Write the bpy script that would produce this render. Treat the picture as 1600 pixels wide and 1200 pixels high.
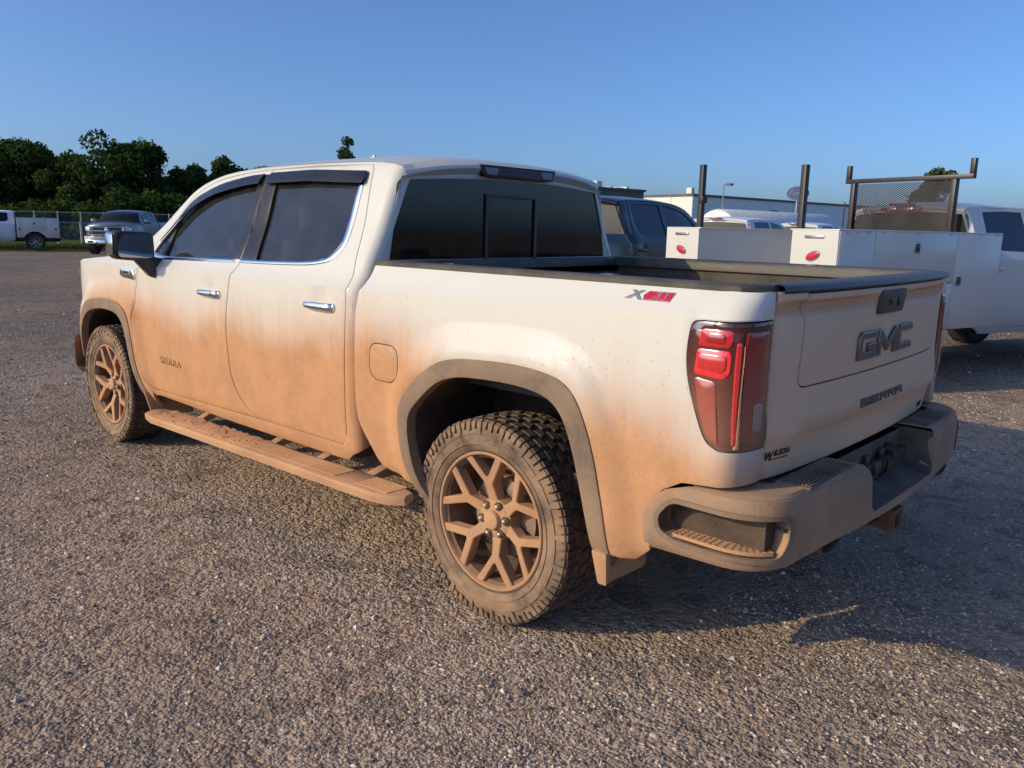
import bpy, bmesh, math, random
import numpy as np
from mathutils import Vector, Matrix
from mathutils.geometry import delaunay_2d_cdt

for o in list(bpy.data.objects):
    bpy.data.objects.remove(o, do_unlink=True)
scene = bpy.context.scene
COL = scene.collection
PI = math.pi
rng = np.random.default_rng(7)
random.seed(7)

# ------------------------------------------------------------------ camera
cam_d = bpy.data.cameras.new('camera')
cam_o = bpy.data.objects.new('camera', cam_d)
COL.objects.link(cam_o)
CF = Vector((0.66606907, -0.72114102, -0.19054562))
CR = Vector((-0.73172076, -0.68129221, 0.02063124))
CU = Vector((0.14469529, -0.12568436, 0.98146152))
CAM = Vector((-2.094, 3.1101, 1.5437))
mw = Matrix(((CR.x, CU.x, -CF.x, CAM.x), (CR.y, CU.y, -CF.y, CAM.y), (CR.z, CU.z, -CF.z, CAM.z), (0, 0, 0, 1)))
cam_o.matrix_world = mw
cam_d.sensor_fit = 'HORIZONTAL'
cam_d.sensor_width = 36.0
cam_d.lens = 1253.42 * 36 / 1600
cam_d.clip_start = 0.05
cam_d.clip_end = 5000
scene.camera = cam_o

# ------------------------------------------------------------------ sky and sun
SUN_TO = Vector((0.55, 1.0, 0.49)).normalized()      # towards the sun
elev = math.asin(SUN_TO.z)
azim = math.atan2(SUN_TO.x, SUN_TO.y)                # clockwise from +Y
world = bpy.data.worlds.new('World')
scene.world = world
world.use_nodes = True
wn = world.node_tree
wn.nodes.clear()
wo = wn.nodes.new('ShaderNodeOutputWorld')
bg = wn.nodes.new('ShaderNodeBackground')
sky = wn.nodes.new('ShaderNodeTexSky')
sky.sky_type = 'NISHITA'
sky.sun_disc = False
sky.sun_elevation = elev
sky.sun_rotation = azim
sky.altitude = 300
sky.air_density = 0.75
sky.dust_density = 2.6
sky.ozone_density = 7.0
bg.inputs['Strength'].default_value = 0.15
wn.links.new(sky.outputs[0], bg.inputs[0])
wn.links.new(bg.outputs[0], wo.inputs[0])
sd = bpy.data.lights.new('sun', 'SUN')
sd.energy = 2.55
sd.angle = math.radians(0.5)
sd.color = (1.0, 0.79, 0.43)
so = bpy.data.objects.new('sun', sd)
COL.objects.link(so)
so.rotation_euler = (-SUN_TO).to_track_quat('-Z', 'Y').to_euler()
so.location = (10, 20, 20)
vs = scene.view_settings
vs.view_transform = 'Standard'
vs.look = 'None'
vs.gamma = 1
vs.exposure = 0.3
vs.use_curve_mapping = False
scene.render.engine = 'CYCLES'
scene.cycles.max_bounces = 8
scene.cycles.transparent_max_bounces = 12

# ------------------------------------------------------------------ helpers
def tag(o, label=None, cat=None, group=None, kind=None):
    if label: o['label'] = label
    if cat: o['category'] = cat
    if group: o['group'] = group
    if kind: o['kind'] = kind
    return o

def empty(name, loc=(0, 0, 0), rz=0, parent=None):
    o = bpy.data.objects.new(name, None)
    COL.objects.link(o)
    o.location = loc
    o.rotation_euler = (0, 0, rz)
    o.empty_display_size = 0.2
    if parent: o.parent = parent
    return o

def obj(name, verts, faces, mat, parent=None, smooth=True, angle=38, midx=None, uv=None):
    me = bpy.data.meshes.new(name)
    me.from_pydata([tuple(map(float, v)) for v in verts], [], [tuple(int(i) for i in f) for f in faces])
    mats = mat if isinstance(mat, (list, tuple)) else [mat]
    for m in mats: me.materials.append(m)
    if midx is not None:
        me.polygons.foreach_set('material_index', np.asarray(midx, dtype=np.int32))
    me.polygons.foreach_set('use_smooth', np.full(len(me.polygons), smooth))
    if smooth and angle: me.set_sharp_from_angle(angle=math.radians(angle))
    me.update()
    o = bpy.data.objects.new(name, me)
    COL.objects.link(o)
    if parent: o.parent = parent
    return o

def fastmesh(name, V, F, mat, parent=None, smooth=False):
    """V (n,3) array, F (m,k) array of equal-size polygons"""
    V = np.asarray(V, dtype=np.float32); F = np.asarray(F, dtype=np.int32)
    me = bpy.data.meshes.new(name)
    me.vertices.add(len(V)); me.vertices.foreach_set('co', V.ravel())
    m, k = F.shape
    me.loops.add(m * k); me.loops.foreach_set('vertex_index', F.ravel())
    me.polygons.add(m)
    me.polygons.foreach_set('loop_start', np.arange(0, m * k, k, dtype=np.int32))
    me.polygons.foreach_set('use_smooth', np.full(m, smooth))
    me.update(calc_edges=True)
    me.validate()
    me.materials.append(mat)
    o = bpy.data.objects.new(name, me)
    COL.objects.link(o)
    if parent: o.parent = parent
    return o

def copy_tree(o, parent=None):
    c = o.copy()
    COL.objects.link(c)
    c.parent = parent
    for ch in list(o.children):
        copy_tree(ch, c)
    return c

def mirror_y(o):
    """a copy of a part on the other side of the vehicle"""
    c = copy_tree(o, o.parent)
    c.scale = (1, -1, 1)
    c.location = (o.location.x, -o.location.y, o.location.z)
    return c

class MB:
    def __init__(s): s.v = []; s.f = []; s.m = []; s.cur = 0
    def add(s, vs, fs):
        b = len(s.v)
        s.v += [tuple(v) for v in vs]
        s.f += [tuple(b + i for i in f) for f in fs]
        s.m += [s.cur] * len(fs)
        return s
    def box(s, x0, x1, y0, y1, z0, z1):
        v = [(x, y, z) for x in (x0, x1) for y in (y0, y1) for z in (z0, z1)]
        return s.add(v, [(0, 1, 3, 2), (4, 6, 7, 5), (0, 4, 5, 1), (2, 3, 7, 6), (0, 2, 6, 4), (1, 5, 7, 3)])
    def hexa(s, p):
        """8 points: bottom 4 ccw, top 4 ccw"""
        return s.add(p, [(3, 2, 1, 0), (4, 5, 6, 7), (0, 1, 5, 4), (1, 2, 6, 5), (2, 3, 7, 6), (3, 0, 4, 7)])
    def cyl(s, a, b, r, n=12, r2=None, caps=True):
        a = np.array(a, float); b = np.array(b, float); d = b - a; d /= np.linalg.norm(d)
        t = np.array([0, 0, 1.]) if abs(d[2]) < .9 else np.array([1., 0, 0])
        e1 = np.cross(d, t); e1 /= np.linalg.norm(e1); e2 = np.cross(d, e1)
        r2 = r if r2 is None else r2
        A = [a + r * (math.cos(2 * PI * i / n) * e1 + math.sin(2 * PI * i / n) * e2) for i in range(n)]
        B = [b + r2 * (math.cos(2 * PI * i / n) * e1 + math.sin(2 * PI * i / n) * e2) for i in range(n)]
        fs = [(i, (i + 1) % n, n + (i + 1) % n, n + i) for i in range(n)]
        if caps: fs += [tuple(range(n - 1, -1, -1)), tuple(range(n, 2 * n))]
        return s.add(A + B, fs)
    def tube(s, pts, r, n=8):
        pts = [np.array(p, float) for p in pts]
        rings = []
        for i, p in enumerate(pts):
            d = pts[min(i + 1, len(pts) - 1)] - pts[max(i - 1, 0)]; d /= np.linalg.norm(d)
            t = np.array([0, 0, 1.]) if abs(d[2]) < .9 else np.array([1., 0, 0])
            e1 = np.cross(d, t); e1 /= np.linalg.norm(e1); e2 = np.cross(d, e1)
            rr = r[i] if isinstance(r, (list, tuple)) else r
            rings.append([p + rr * (math.cos(2 * PI * k / n) * e1 + math.sin(2 * PI * k / n) * e2) for k in range(n)])
        v = [q for R in rings for q in R]
        fs = []
        for i in range(len(pts) - 1):
            for k in range(n):
                fs.append((i * n + k, i * n + (k + 1) % n, (i + 1) * n + (k + 1) % n, (i + 1) * n + k))
        fs += [tuple(range(n - 1, -1, -1)), tuple(range((len(pts) - 1) * n, len(pts) * n))]
        return s.add(v, fs)
    def lathe(s, prof, n=48, axis='y', c=(0, 0, 0), closed=False):
        """prof: list of (radius, along axis)"""
        v = []
        for k in range(n):
            a = 2 * PI * k / n
            for r, h in prof:
                if axis == 'y': v.append((c[0] + r * math.cos(a), c[1] + h, c[2] + r * math.sin(a)))
                elif axis == 'x': v.append((c[0] + h, c[1] + r * math.cos(a), c[2] + r * math.sin(a)))
                else: v.append((c[0] + r * math.cos(a), c[1] + r * math.sin(a), c[2] + h))
        m = len(prof); fs = []
        for k in range(n):
            k2 = (k + 1) % n
            for i in range(m - 1 + (1 if closed else 0)):
                j = (i + 1) % m
                fs.append((k * m + i, k * m + j, k2 * m + j, k2 * m + i))
        return s.add(v, fs)
    def prism(s, poly, fn, d0, d1):
        """poly 2d list, fn(u,v,d)->xyz"""
        n = len(poly)
        v = [fn(u, w, d0) for u, w in poly] + [fn(u, w, d1) for u, w in poly]
        fs = [tuple(range(n - 1, -1, -1)), tuple(range(n, 2 * n))] + [(i, (i + 1) % n, n + (i + 1) % n, n + i) for i in range(n)]
        return s.add(v, fs)
    def grid(s, P):
        """P: (r,c,3) array"""
        P = np.asarray(P); r, c = P.shape[:2]
        fs = [(i * c + j, i * c + j + 1, (i + 1) * c + j + 1, (i + 1) * c + j) for i in range(r - 1) for j in range(c - 1)]
        return s.add(P.reshape(-1, 3), fs)
    def build(s, name, mat, parent=None, bevel=0, seg=2, smooth=True, angle=38, recalc=True):
        o = obj(name, s.v, s.f, mat, parent, smooth, None, s.m if isinstance(mat, (list, tuple)) else None)
        me = o.data
        if recalc:
            bm = bmesh.new(); bm.from_mesh(me)
            bmesh.ops.recalc_face_normals(bm, faces=bm.faces)
            bm.to_mesh(me); bm.free()
        if bevel:
            bm = bmesh.new(); bm.from_mesh(me)
            es = [e for e in bm.edges if len(e.link_faces) == 2 and e.calc_face_angle(0) > math.radians(28)]
            bmesh.ops.bevel(bm, geom=es, offset=bevel, segments=seg, profile=0.5, affect='EDGES', clamp_overlap=True)
            bm.to_mesh(me); bm.free()
            for p_ in me.polygons: p_.use_smooth = smooth
        if smooth: me.set_sharp_from_angle(angle=math.radians(angle))
        return o

# -- curves in the plane
def resample(pts, step, closed=True):
    pts = [np.array(p, float) for p in pts]
    out = []
    n = len(pts)
    for i in range(n if closed else n - 1):
        a, b = pts[i], pts[(i + 1) % n]
        L = np.linalg.norm(b - a)
        k = max(1, int(math.ceil(L / step)))
        for j in range(k): out.append(a + (b - a) * j / k)
    if not closed: out.append(pts[-1])
    return np.array(out)

def spline(pts, k=6):
    """open Catmull-Rom through the points"""
    P = [np.array(p, float) for p in pts]
    P = [2 * P[0] - P[1]] + P + [2 * P[-1] - P[-2]]
    out = []
    for i in range(1, len(P) - 2):
        for j in range(k):
            t = j / k
            out.append(0.5 * (2 * P[i] + (P[i + 1] - P[i - 1]) * t + (2 * P[i - 1] - 5 * P[i] + 4 * P[i + 1] - P[i + 2]) * t * t + (3 * P[i] - P[i - 1] - 3 * P[i + 1] + P[i + 2]) * t ** 3))
    out.append(P[-2])
    return [tuple(p) for p in out]

def fillet(pts, r, k=5):
    """closed polygon with rounded corners; r scalar or list"""
    n = len(pts); out = []
    for i in range(n):
        p0, p1, p2 = (np.array(pts[(i + d) % n], float) for d in (-1, 0, 1))
        rr = r[i] if isinstance(r, (list, tuple)) else r
        a = p0 - p1; b = p2 - p1
        la, lb = np.linalg.norm(a), np.linalg.norm(b)
        rr = min(rr, la * .45, lb * .45)
        if rr < 1e-4: out.append(tuple(p1)); continue
        A = p1 + a / la * rr; B = p1 + b / lb * rr
        for j in range(k + 1):
            t = j / k
            out.append(tuple((1 - t) ** 2 * A + 2 * t * (1 - t) * p1 + t * t * B))
    return out

def inside(P, ring):
    x, y = P[:, 0], P[:, 1]
    r = np.zeros(len(P), bool)
    n = len(ring)
    for i in range(n):
        x0, y0 = ring[i]; x1, y1 = ring[(i + 1) % n]
        c = (y0 > y) != (y1 > y)
        if y1 != y0:
            r ^= c & (x < (x1 - x0) * (y - y0) / (y1 - y0) + x0)
    return r

def dist_ring(P, ring, closed=True):
    d = np.full(len(P), 1e9)
    n = len(ring)
    for i in range(n if closed else n - 1):
        a = np.array(ring[i]); b = np.array(ring[(i + 1) % n]); ab = b - a
        L = ab @ ab
        if L < 1e-14: continue
        t = np.clip(((P - a) @ ab) / L, 0, 1)
        d = np.minimum(d, np.hypot(*(P - (a + t[:, None] * ab)).T))
    return d

def area(r):
    r = np.asarray(r); x, y = r[:, 0], r[:, 1]
    return .5 * np.sum(x * np.roll(y, -1) - np.roll(x, -1) * y)

def inset(ring, d):
    """ring ccw, inwards by d"""
    n = len(ring)
    e = np.roll(ring, -1, 0) - ring
    L = np.hypot(*e.T)[:, None]; L[L < 1e-9] = 1e-9
    nrm = np.stack([-e[:, 1], e[:, 0]], 1) / L
    a = nrm + np.roll(nrm, 1, 0)
    l = np.hypot(*a.T)[:, None]; l[l < .3] = .3
    a = a / l
    c = np.sum(a * nrm, 1)[:, None]; c = np.clip(c, .5, 1)
    return ring + a * d / c

def fnormal(fmap, uv, sign):
    h = 1e-3
    u, v = uv[:, 0], uv[:, 1]
    du = fmap(u + h, v) - fmap(u - h, v)
    dv = fmap(u, v + h) - fmap(u, v - h)
    n = np.cross(du, dv) * sign
    L = np.linalg.norm(n, axis=1)[:, None]; L[L < 1e-12] = 1
    return n / L

def panel(name, outline, fmap, mat, parent, holes=(), res=.04, roll=.004, depth=.02, rows=(), cols=(), sign=-1, shift=None, off=0.0, edge=None):
    """sheet cut to an outline in (u,v), bent onto the surface fmap, with rolled edges and a return flange"""
    step = edge or res * .6
    rings = []
    for i, r in enumerate([outline] + list(holes)):
        q = resample(r, step)
        a = area(q)
        if (i == 0 and a < 0) or (i > 0 and a > 0): q = q[::-1]
        rings.append(q)
    ins = [inset(q, roll) for q in rings]      # holes are clockwise so this grows them away from the hole
    lo = rings[0].min(0); hi = rings[0].max(0)
    us = np.arange(lo[0], hi[0], res); vs_ = np.arange(lo[1], hi[1], res)
    if len(rows):
        vs_ = np.array(sorted(set(list(rows) + [v for v in vs_ if min(abs(v - r) for r in rows) > res * .45])))
    if len(cols):
        us = np.array(sorted(set(list(cols) + [u for u in us if min(abs(u - c) for c in cols) > res * .45])))
    G = np.array([(u, v) for u in us for v in vs_])
    if len(G):
        if shift is not None: G[:, 1] += shift(G[:, 0])
        m = inside(G, ins[0])
        for h in ins[1:]: m &= ~inside(G, h)
        G = G[m]
        if len(G):
            d = np.min([dist_ring(G, h) for h in ins], 0)
            G = G[d > min(res * .3, .012)]
    pts = [p for q in ins for p in q]
    edges = []; b = 0
    for q in ins:
        k = len(q); edges += [(b + i, b + (i + 1) % k) for i in range(k)]; b += k
    nb = b
    allp = [Vector((p[0], p[1])) for p in pts] + [Vector((p[0], p[1])) for p in G]
    V, E_, F, ov, _, _ = delaunay_2d_cdt(allp, edges, [], 0, 1e-6)
    V = np.array([(v.x, v.y) for v in V])
    F = np.array([f for f in F])
    cen = V[F].mean(1)
    m = inside(cen, ins[0])
    for h in ins[1:]: m &= ~inside(cen, h)
    F = F[m]
    inv = {}
    for new, olds in enumerate(ov):
        for o_ in olds: inv[o_] = new
    N = fnormal(fmap, V, sign)
    X = fmap(V[:, 0], V[:, 1]) + N * off
    verts = list(X); faces = []
    t = np.cross(X[F[:, 1]] - X[F[:, 0]], X[F[:, 2]] - X[F[:, 0]])
    flip = np.sum(t * N[F[:, 0]], 1) < 0
    for f, fl in zip(F, flip): faces.append(tuple(f[::-1]) if fl else tuple(f))
    b = 0
    for q in rings:
        k = len(q)
        n = fnormal(fmap, q, sign); x = fmap(q[:, 0], q[:, 1]) + n * off
        i1 = len(verts); verts += list(x - n * roll * .35 if roll else x)
        qm = q + 0; 
        i2 = len(verts); verts += list(x - n * max(depth, roll))
        i0 = [inv[b + i] for i in range(k)]
        for i in range(k):
            j = (i + 1) % k
            for A, B, C, D in ((i0[i], i0[j], i1 + j, i1 + i), (i1 + i, i1 + j, i2 + j, i2 + i)):
                faces.append((A, D, C, B) if sign < 0 else (A, B, C, D))
        b += k
    # consistent outward orientation of the flange: recalc against sheet
    o = obj(name, verts, faces, mat, parent, True, None)
    bm = bmesh.new(); bm.from_mesh(o.data)
    bmesh.ops.recalc_face_normals(bm, faces=bm.faces)
    f0 = max(bm.faces, key=lambda f: f.calc_area())
    c = f0.calc_center_median()
    i = np.argmin(np.linalg.norm(X - np.array(c), axis=1))
    if Vector(N[i]).dot(f0.normal) < 0:
        bmesh.ops.reverse_faces(bm, faces=bm.faces)
    bm.to_mesh(o.data); bm.free()
    o.data.set_sharp_from_angle(angle=math.radians(24))
    return o

def ribbon(name, path, width, fmap, mat, parent, proud=.006, sign=-1, base=-.004, n=5, closed=False):
    """raised bead along a path in (u,v) on the surface"""
    P = np.array(path, float)
    d = np.gradient(P, axis=0)
    if closed:
        d = np.roll(P, -1, 0) - np.roll(P, 1, 0)
    d /= np.maximum(np.hypot(*d.T)[:, None], 1e-9)
    nn = np.stack([-d[:, 1], d[:, 0]], 1)
    w = np.asarray(width, float) if not np.isscalar(width) else np.full(len(P), width)
    prof = [(-.5, base), (-.5, proud * .45), (-.3, proud * .93), (0, proud), (.3, proud * .93), (.5, proud * .45), (.5, base)]
    rows_ = []
    for a, h in prof:
        q = P + nn * (w * a)[:, None]
        rows_.append(fmap(q[:, 0], q[:, 1]) + fnormal(fmap, q, sign) * h)
    A = np.stack(rows_, 1)
    if closed: A = np.concatenate([A, A[:1]], 0)
    mb = MB(); mb.grid(A)
    if not closed:
        k = len(prof); b = (len(A) - 1) * k
        mb.f.append(tuple(range(k))); mb.m.append(0)
        mb.f.append(tuple(b + i for i in range(k))[::-1]); mb.m.append(0)
    return mb.build(name, mat, parent, angle=50)

def text_mesh(name, body, size, depth, mat, parent, M, shear=0, spacing=1.0, sx=1.0, offset=0):
    cu = bpy.data.curves.new(name, 'FONT')
    cu.body = body; cu.size = size; cu.extrude = depth; cu.shear = shear; cu.space_character = spacing
    cu.align_x = 'CENTER'; cu.align_y = 'CENTER'; cu.offset = offset
    cu.resolution_u = 3
    t = bpy.data.objects.new(name, cu); COL.objects.link(t)
    dg = bpy.context.evaluated_depsgraph_get(); dg.update()
    me = bpy.data.meshes.new_from_object(t.evaluated_get(dg))
    bpy.data.objects.remove(t); bpy.data.curves.remove(cu)
    me.name = name
    me.transform(Matrix.Diagonal((sx, 1, 1, 1)))
    me.transform(M)
    me.materials.clear(); me.materials.append(mat)
    o = bpy.data.objects.new(name, me); COL.objects.link(o)
    if parent: o.parent = parent
    return o

def frame_m(o, ex, ey):
    """matrix with origin o and axes ex, ey"""
    ex = Vector(ex).normalized(); ey = Vector(ey).normalized(); ez = ex.cross(ey).normalized(); ey = ez.cross(ex)
    return Matrix(((ex.x, ey.x, ez.x, o[0]), (ex.y, ey.y, ez.y, o[1]), (ex.z, ey.z, ez.z, o[2]), (0, 0, 0, 1)))

# ------------------------------------------------------------------ materials
class NT:
    def __init__(s, name):
        s.m = bpy.data.materials.new(name); s.m.use_nodes = True
        s.t = s.m.node_tree; s.t.nodes.clear()
        s.out = s.t.nodes.new('ShaderNodeOutputMaterial')
    def n(s, typ, **kw):
        nd = s.t.nodes.new('ShaderNode' + typ)
        for k, v in kw.items():
            if k.startswith('i_'): s.set(nd.inputs[k[2:].replace('_', ' ')], v)
            else: setattr(nd, k, v)
        return nd
    def set(s, sock, v):
        if isinstance(v, bpy.types.NodeSocket): s.t.links.new(v, sock)
        elif isinstance(v, (tuple, list)) and len(v) == 3 and sock.type == 'RGBA': sock.default_value = (*v, 1)
        else: sock.default_value = v
    def math(s, op, a, b=None, c=None, clamp=False):
        nd = s.t.nodes.new('ShaderNodeMath'); nd.operation = op; nd.use_clamp = clamp
        s.set(nd.inputs[0], a)
        if b is not None: s.set(nd.inputs[1], b)
        if c is not None: s.set(nd.inputs[2], c)
        return nd.outputs[0]
    def mix(s, f, a, b):
        nd = s.t.nodes.new('ShaderNodeMix'); nd.data_type = 'RGBA'
        s.set(nd.inputs[0], f); s.set(nd.inputs[6], a); s.set(nd.inputs[7], b)
        return nd.outputs[2]
    def rng(s, v, a, b, c=0., d=1., smooth=True):
        nd = s.t.nodes.new('ShaderNodeMapRange')
        if smooth: nd.interpolation_type = 'SMOOTHSTEP'
        for i, q in enumerate((v, a, b, c, d)): s.set(nd.inputs[i], q)
        return nd.outputs[0]
    def coord(s, ref=None):
        nd = s.t.nodes.new('ShaderNodeTexCoord')
        if ref: nd.object = ref
        return nd.outputs['Object']
    def noise(s, vec, scale, detail=4, rough=.55, dist=0.):
        nd = s.t.nodes.new('ShaderNodeTexNoise')
        s.t.links.new(vec, nd.inputs['Vector'])
        nd.inputs['Scale'].default_value = scale; nd.inputs['Detail'].default_value = detail
        nd.inputs['Roughness'].default_value = rough; nd.inputs['Distortion'].default_value = dist
        return nd.outputs['Fac']
    def vscale(s, vec, sc):
        nd = s.t.nodes.new('ShaderNodeVectorMath'); nd.operation = 'MULTIPLY'
        s.t.links.new(vec, nd.inputs[0]); nd.inputs[1].default_value = sc
        return nd.outputs[0]
    def bump(s, h, strength, dist, normal=None):
        nd = s.t.nodes.new('ShaderNodeBump')
        s.set(nd.inputs['Height'], h); nd.inputs['Strength'].default_value = strength; nd.inputs['Distance'].default_value = dist
        if normal: s.t.links.new(normal, nd.inputs['Normal'])
        return nd.outputs[0]
    def bsdf(s, col, rough=.5, metal=0., coat=0., coat_rough=.05, normal=None, spec=None, emit=None, estr=0):
        nd = s.t.nodes.new('ShaderNodeBsdfPrincipled')
        s.set(nd.inputs['Base Color'], col); s.set(nd.inputs['Roughness'], rough); s.set(nd.inputs['Metallic'], metal)
        s.set(nd.inputs['Coat Weight'], coat); s.set(nd.inputs['Coat Roughness'], coat_rough)
        if normal is not None: s.t.links.new(normal, nd.inputs['Normal'])
        if spec is not None: s.set(nd.inputs['Specular IOR Level'], spec)
        if emit is not None: s.set(nd.inputs['Emission Color'], emit); s.set(nd.inputs['Emission Strength'], estr)
        return nd.outputs[0]
    def done(s, sh):
        s.t.links.new(sh, s.out.inputs[0]); return s.m

def simple(name, col, rough=.5, metal=0., coat=0., var=.12, scale=9., dust=0., dustcol=(.36, .25, .16), bumpy=0., spec=None):
    """base colour with a little unevenness and optional dust"""
    k = NT(name); c = k.coord()
    nz = k.noise(c, scale, 5)
    f = k.rng(nz, .3, .7)
    lo = tuple(x * (1 - var) for x in col); hi = tuple(min(1, x * (1 + var)) for x in col)
    base = k.mix(f, lo, hi)
    if dust:
        d = k.math('MULTIPLY', k.rng(k.noise(c, scale * .6, 6, .65), .25, .75), dust)
        base = k.mix(d, base, dustcol)
        rg = k.math('ADD', k.math('MULTIPLY', d, .8 - rough), rough, clamp=True)
    else:
        rg = k.math('ADD', k.math('MULTIPLY', k.math('SUBTRACT', nz, .5), .12), rough, clamp=True)
    nrm = k.bump(k.noise(c, scale * 8, 3), bumpy, .004) if bumpy else None
    return k.done(k.bsdf(base, rg, metal, coat, .06, nrm, spec))

MUD = (.545, .262, .112)
MUD2 = (.43, .20, .085)
# ------------------------------------------------------------------ pickup body shape (shared by all the pickups)
def pchip(xs, ys):
    xs = np.array(xs, float); ys = np.array(ys, float)
    h = np.diff(xs); d = np.diff(ys) / h
    m = np.zeros(len(xs))
    for i in range(1, len(xs) - 1):
        if d[i - 1] * d[i] > 0:
            w1 = 2 * h[i] + h[i - 1]; w2 = h[i] + 2 * h[i - 1]
            m[i] = (w1 + w2) / (w1 / d[i - 1] + w2 / d[i])
    m[0] = d[0]; m[-1] = d[-1]
    def f(x):
        x = np.asarray(x, float)
        i = np.clip(np.searchsorted(xs, x) - 1, 0, len(h) - 1)
        t = (x - xs[i]) / h[i]
        t = np.clip(t, -.5, 1.5)
        return ((1 + 2 * t) * (1 - t) ** 2 * ys[i] + t * (1 - t) ** 2 * h[i] * m[i] + t * t * (3 - 2 * t) * ys[i + 1] + t * t * (t - 1) * h[i] * m[i + 1])
    return f

CRZ = 1.277
_lowp = pchip([.36, .44, .50, .58, .75, .95, 1.12, 1.22, CRZ], [.90, .955, .978, .992, 1.003, 1.005, 1.002, .9995, .998])
_higp = pchip([CRZ, 1.335, 1.375, 1.45, 1.55, 1.70, 1.80, 1.835, 1.87], [.998, .951, .929, .890, .842, .782, .735, .708, .65])

def crease_shift(x):
    return np.interp(x, [-1.2, -.66, .82, 2.1, 4.3], [.028, .022, -.014, -.004, -.02])

R_OUT = spline([(.345, .365), (.435, .53), (.466, .67), (.462, .80), (.397, .90), (.275, .995), (.157, 1.042), (0, 1.060), (-.20, 1.066), (-.36, 1.050), (-.446, 1.008), (-.502, .925), (-.555, .784), (-.592, .61), (-.612, .42)])
R_IN = spline([(.300, .365), (.375, .53), (.405, .66), (.402, .77), (.345, .845), (.235, .935), (.13, .975), (0, .990), (-.18, .994), (-.31, .98), (-.385, .945), (-.435, .875), (-.482, .745), (-.52, .58), (-.545, .42)])
F_OUT = spline([(4.19, .56), (4.165, .68), (4.115, .79), (4.02, .895), (3.87, .985), (3.66, 1.024), (3.42, 1.028), (3.28, 1.002), (3.19, .935), (3.145, .78), (3.115, .63), (3.06, .50), (2.995, .36)])
F_IN = spline([(4.135, .56), (4.11, .67), (4.06, .765), (3.97, .85), (3.83, .92), (3.65, .955), (3.45, .957), (3.335, .935), (3.262, .875), (3.215, .75), (3.185, .61), (3.13, .48), (3.065, .34)])
_R_OUTA = np.array(R_OUT); _F_OUTA = np.array(F_OUT)

DIMPLES = [(2.145, 1.182), (1.085, 1.196)]

def S(x, z):
    x = np.asarray(x, float); z = np.asarray(z, float)
    zz = z - crease_shift(x) * np.clip((z - .9) / .25, 0, 1) * np.clip((1.40 - z) / .08, 0, 1)
    y = np.where(zz <= CRZ, _lowp(np.clip(zz, .30, CRZ)), _higp(np.clip(zz, CRZ, 1.9)))
    # nose and windscreen pillars draw in
    y = y - .33 * np.clip((x - 3.80) / .85, 0, 2) ** 2.2
    y = y - .05 * np.clip((x - 2.4) / .8, 0, 1) * np.clip((z - 1.36) / .3, 0, 1)
    # flares round the wheel openings
    P = np.stack([x.ravel(), z.ravel()], 1)
    near = (P[:, 1] < 1.32) & (((P[:, 0] > -1.05) & (P[:, 0] < .85)) | (P[:, 0] > 2.7))
    fl = np.zeros(len(P))
    if near.any():
        Q = P[near]
        d = np.minimum(dist_ring(Q, _R_OUTA, False), dist_ring(Q, _F_OUTA, False))
        ins = inside(Q, _R_OUTA) | inside(Q, _F_OUTA)
        d = np.where(ins, 0, d)
        t = np.clip(1 - (d - .035) / .085, 0, 1)
        fl[near] = .030 * t * t * (3 - 2 * t)
    y = y + fl.reshape(y.shape)
    for dx, dz in DIMPLES:
        y = y - .016 * np.exp(-(((x - dx) / .055) ** 2 + ((z - dz) / .034) ** 2) ** 1.6)
    return y

def fside(u, v):
    u = np.asarray(u, float); v = np.asarray(v, float)
    return np.stack([u, S(u, v), v], -1)

def make_wrap(x0, dx, yend, L, p=2.5):
    """side surface that turns the corner behind x0 on to the rear; u runs on past x0 for a length L"""
    def f(u, v):
        u = np.asarray(u, float); v = np.asarray(v, float)
        t = np.clip((x0 - u) / L, 0, 1.15)
        th = t * PI / 2
        ye = yend(v) if callable(yend) else yend
        Sx = S(np.maximum(u, x0), v)
        c = np.cos(th); s = np.sin(th)
        cx = np.sign(s) * np.abs(s) ** (2 / p); cy = np.sign(c) * np.abs(c) ** (2 / p)
        x = np.where(u >= x0, u, x0 - dx * cx)
        y = np.where(u >= x0, Sx, ye + (Sx - ye) * cy)
        return np.stack([x, y, v], -1)
    return f

fbed = make_wrap(-.955, .098, .842, .23)
fcab = make_wrap(.868, .070, lambda v: S(np.full(np.shape(v), 1.2), v) - .068, .15, 2.3)

# outlines on the side (x, z)
GAP = .0035
B_GAP = spline([(1.912, 1.828), (1.907, 1.551), (1.888, 1.36), (1.893, 1.30), (1.920, 1.215), (1.958, 1.03), (1.950, .85), (1.925, .72), (1.84, .60), (1.70, .530)], 5)
FD_FRONT = spline([(2.945, .493), (3.02, .545), (3.088, .64), (3.128, .80), (3.130, .95), (3.116, 1.06), (3.085, 1.16), (3.055, 1.25), (3.03, 1.335)], 5)
FD_TOP = spline([(3.03, 1.335), (2.945, 1.475), (2.79, 1.650), (2.665, 1.722), (2.45, 1.782), (2.13, 1.818), (1.912, 1.828)], 5)
RD_REAR = spline([(1.03, 1.826), (1.004, 1.800), (.985, 1.735), (.950, 1.60), (.905, 1.40), (.876, 1.277), (.880, 1.10), (.888, .82), (.893, .60)], 5)
front_door_out = FD_FRONT[:-1] + FD_TOP[:-1] + [(p[0] + GAP, p[1]) for p in B_GAP]
rear_door_out = [(1.692, .5285), (.935, .541), (.905, .555)] + RD_REAR[::-1] + [(p[0] - GAP, p[1]) for p in B_GAP[:-1]]
fw_open = [(2.955, 1.352), (2.905, 1.452), (2.765, 1.617), (2.65, 1.683), (2.44, 1.743), (2.13, 1.785), (1.955, 1.795), (1.938, 1.350), (2.70, 1.334)]
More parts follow.
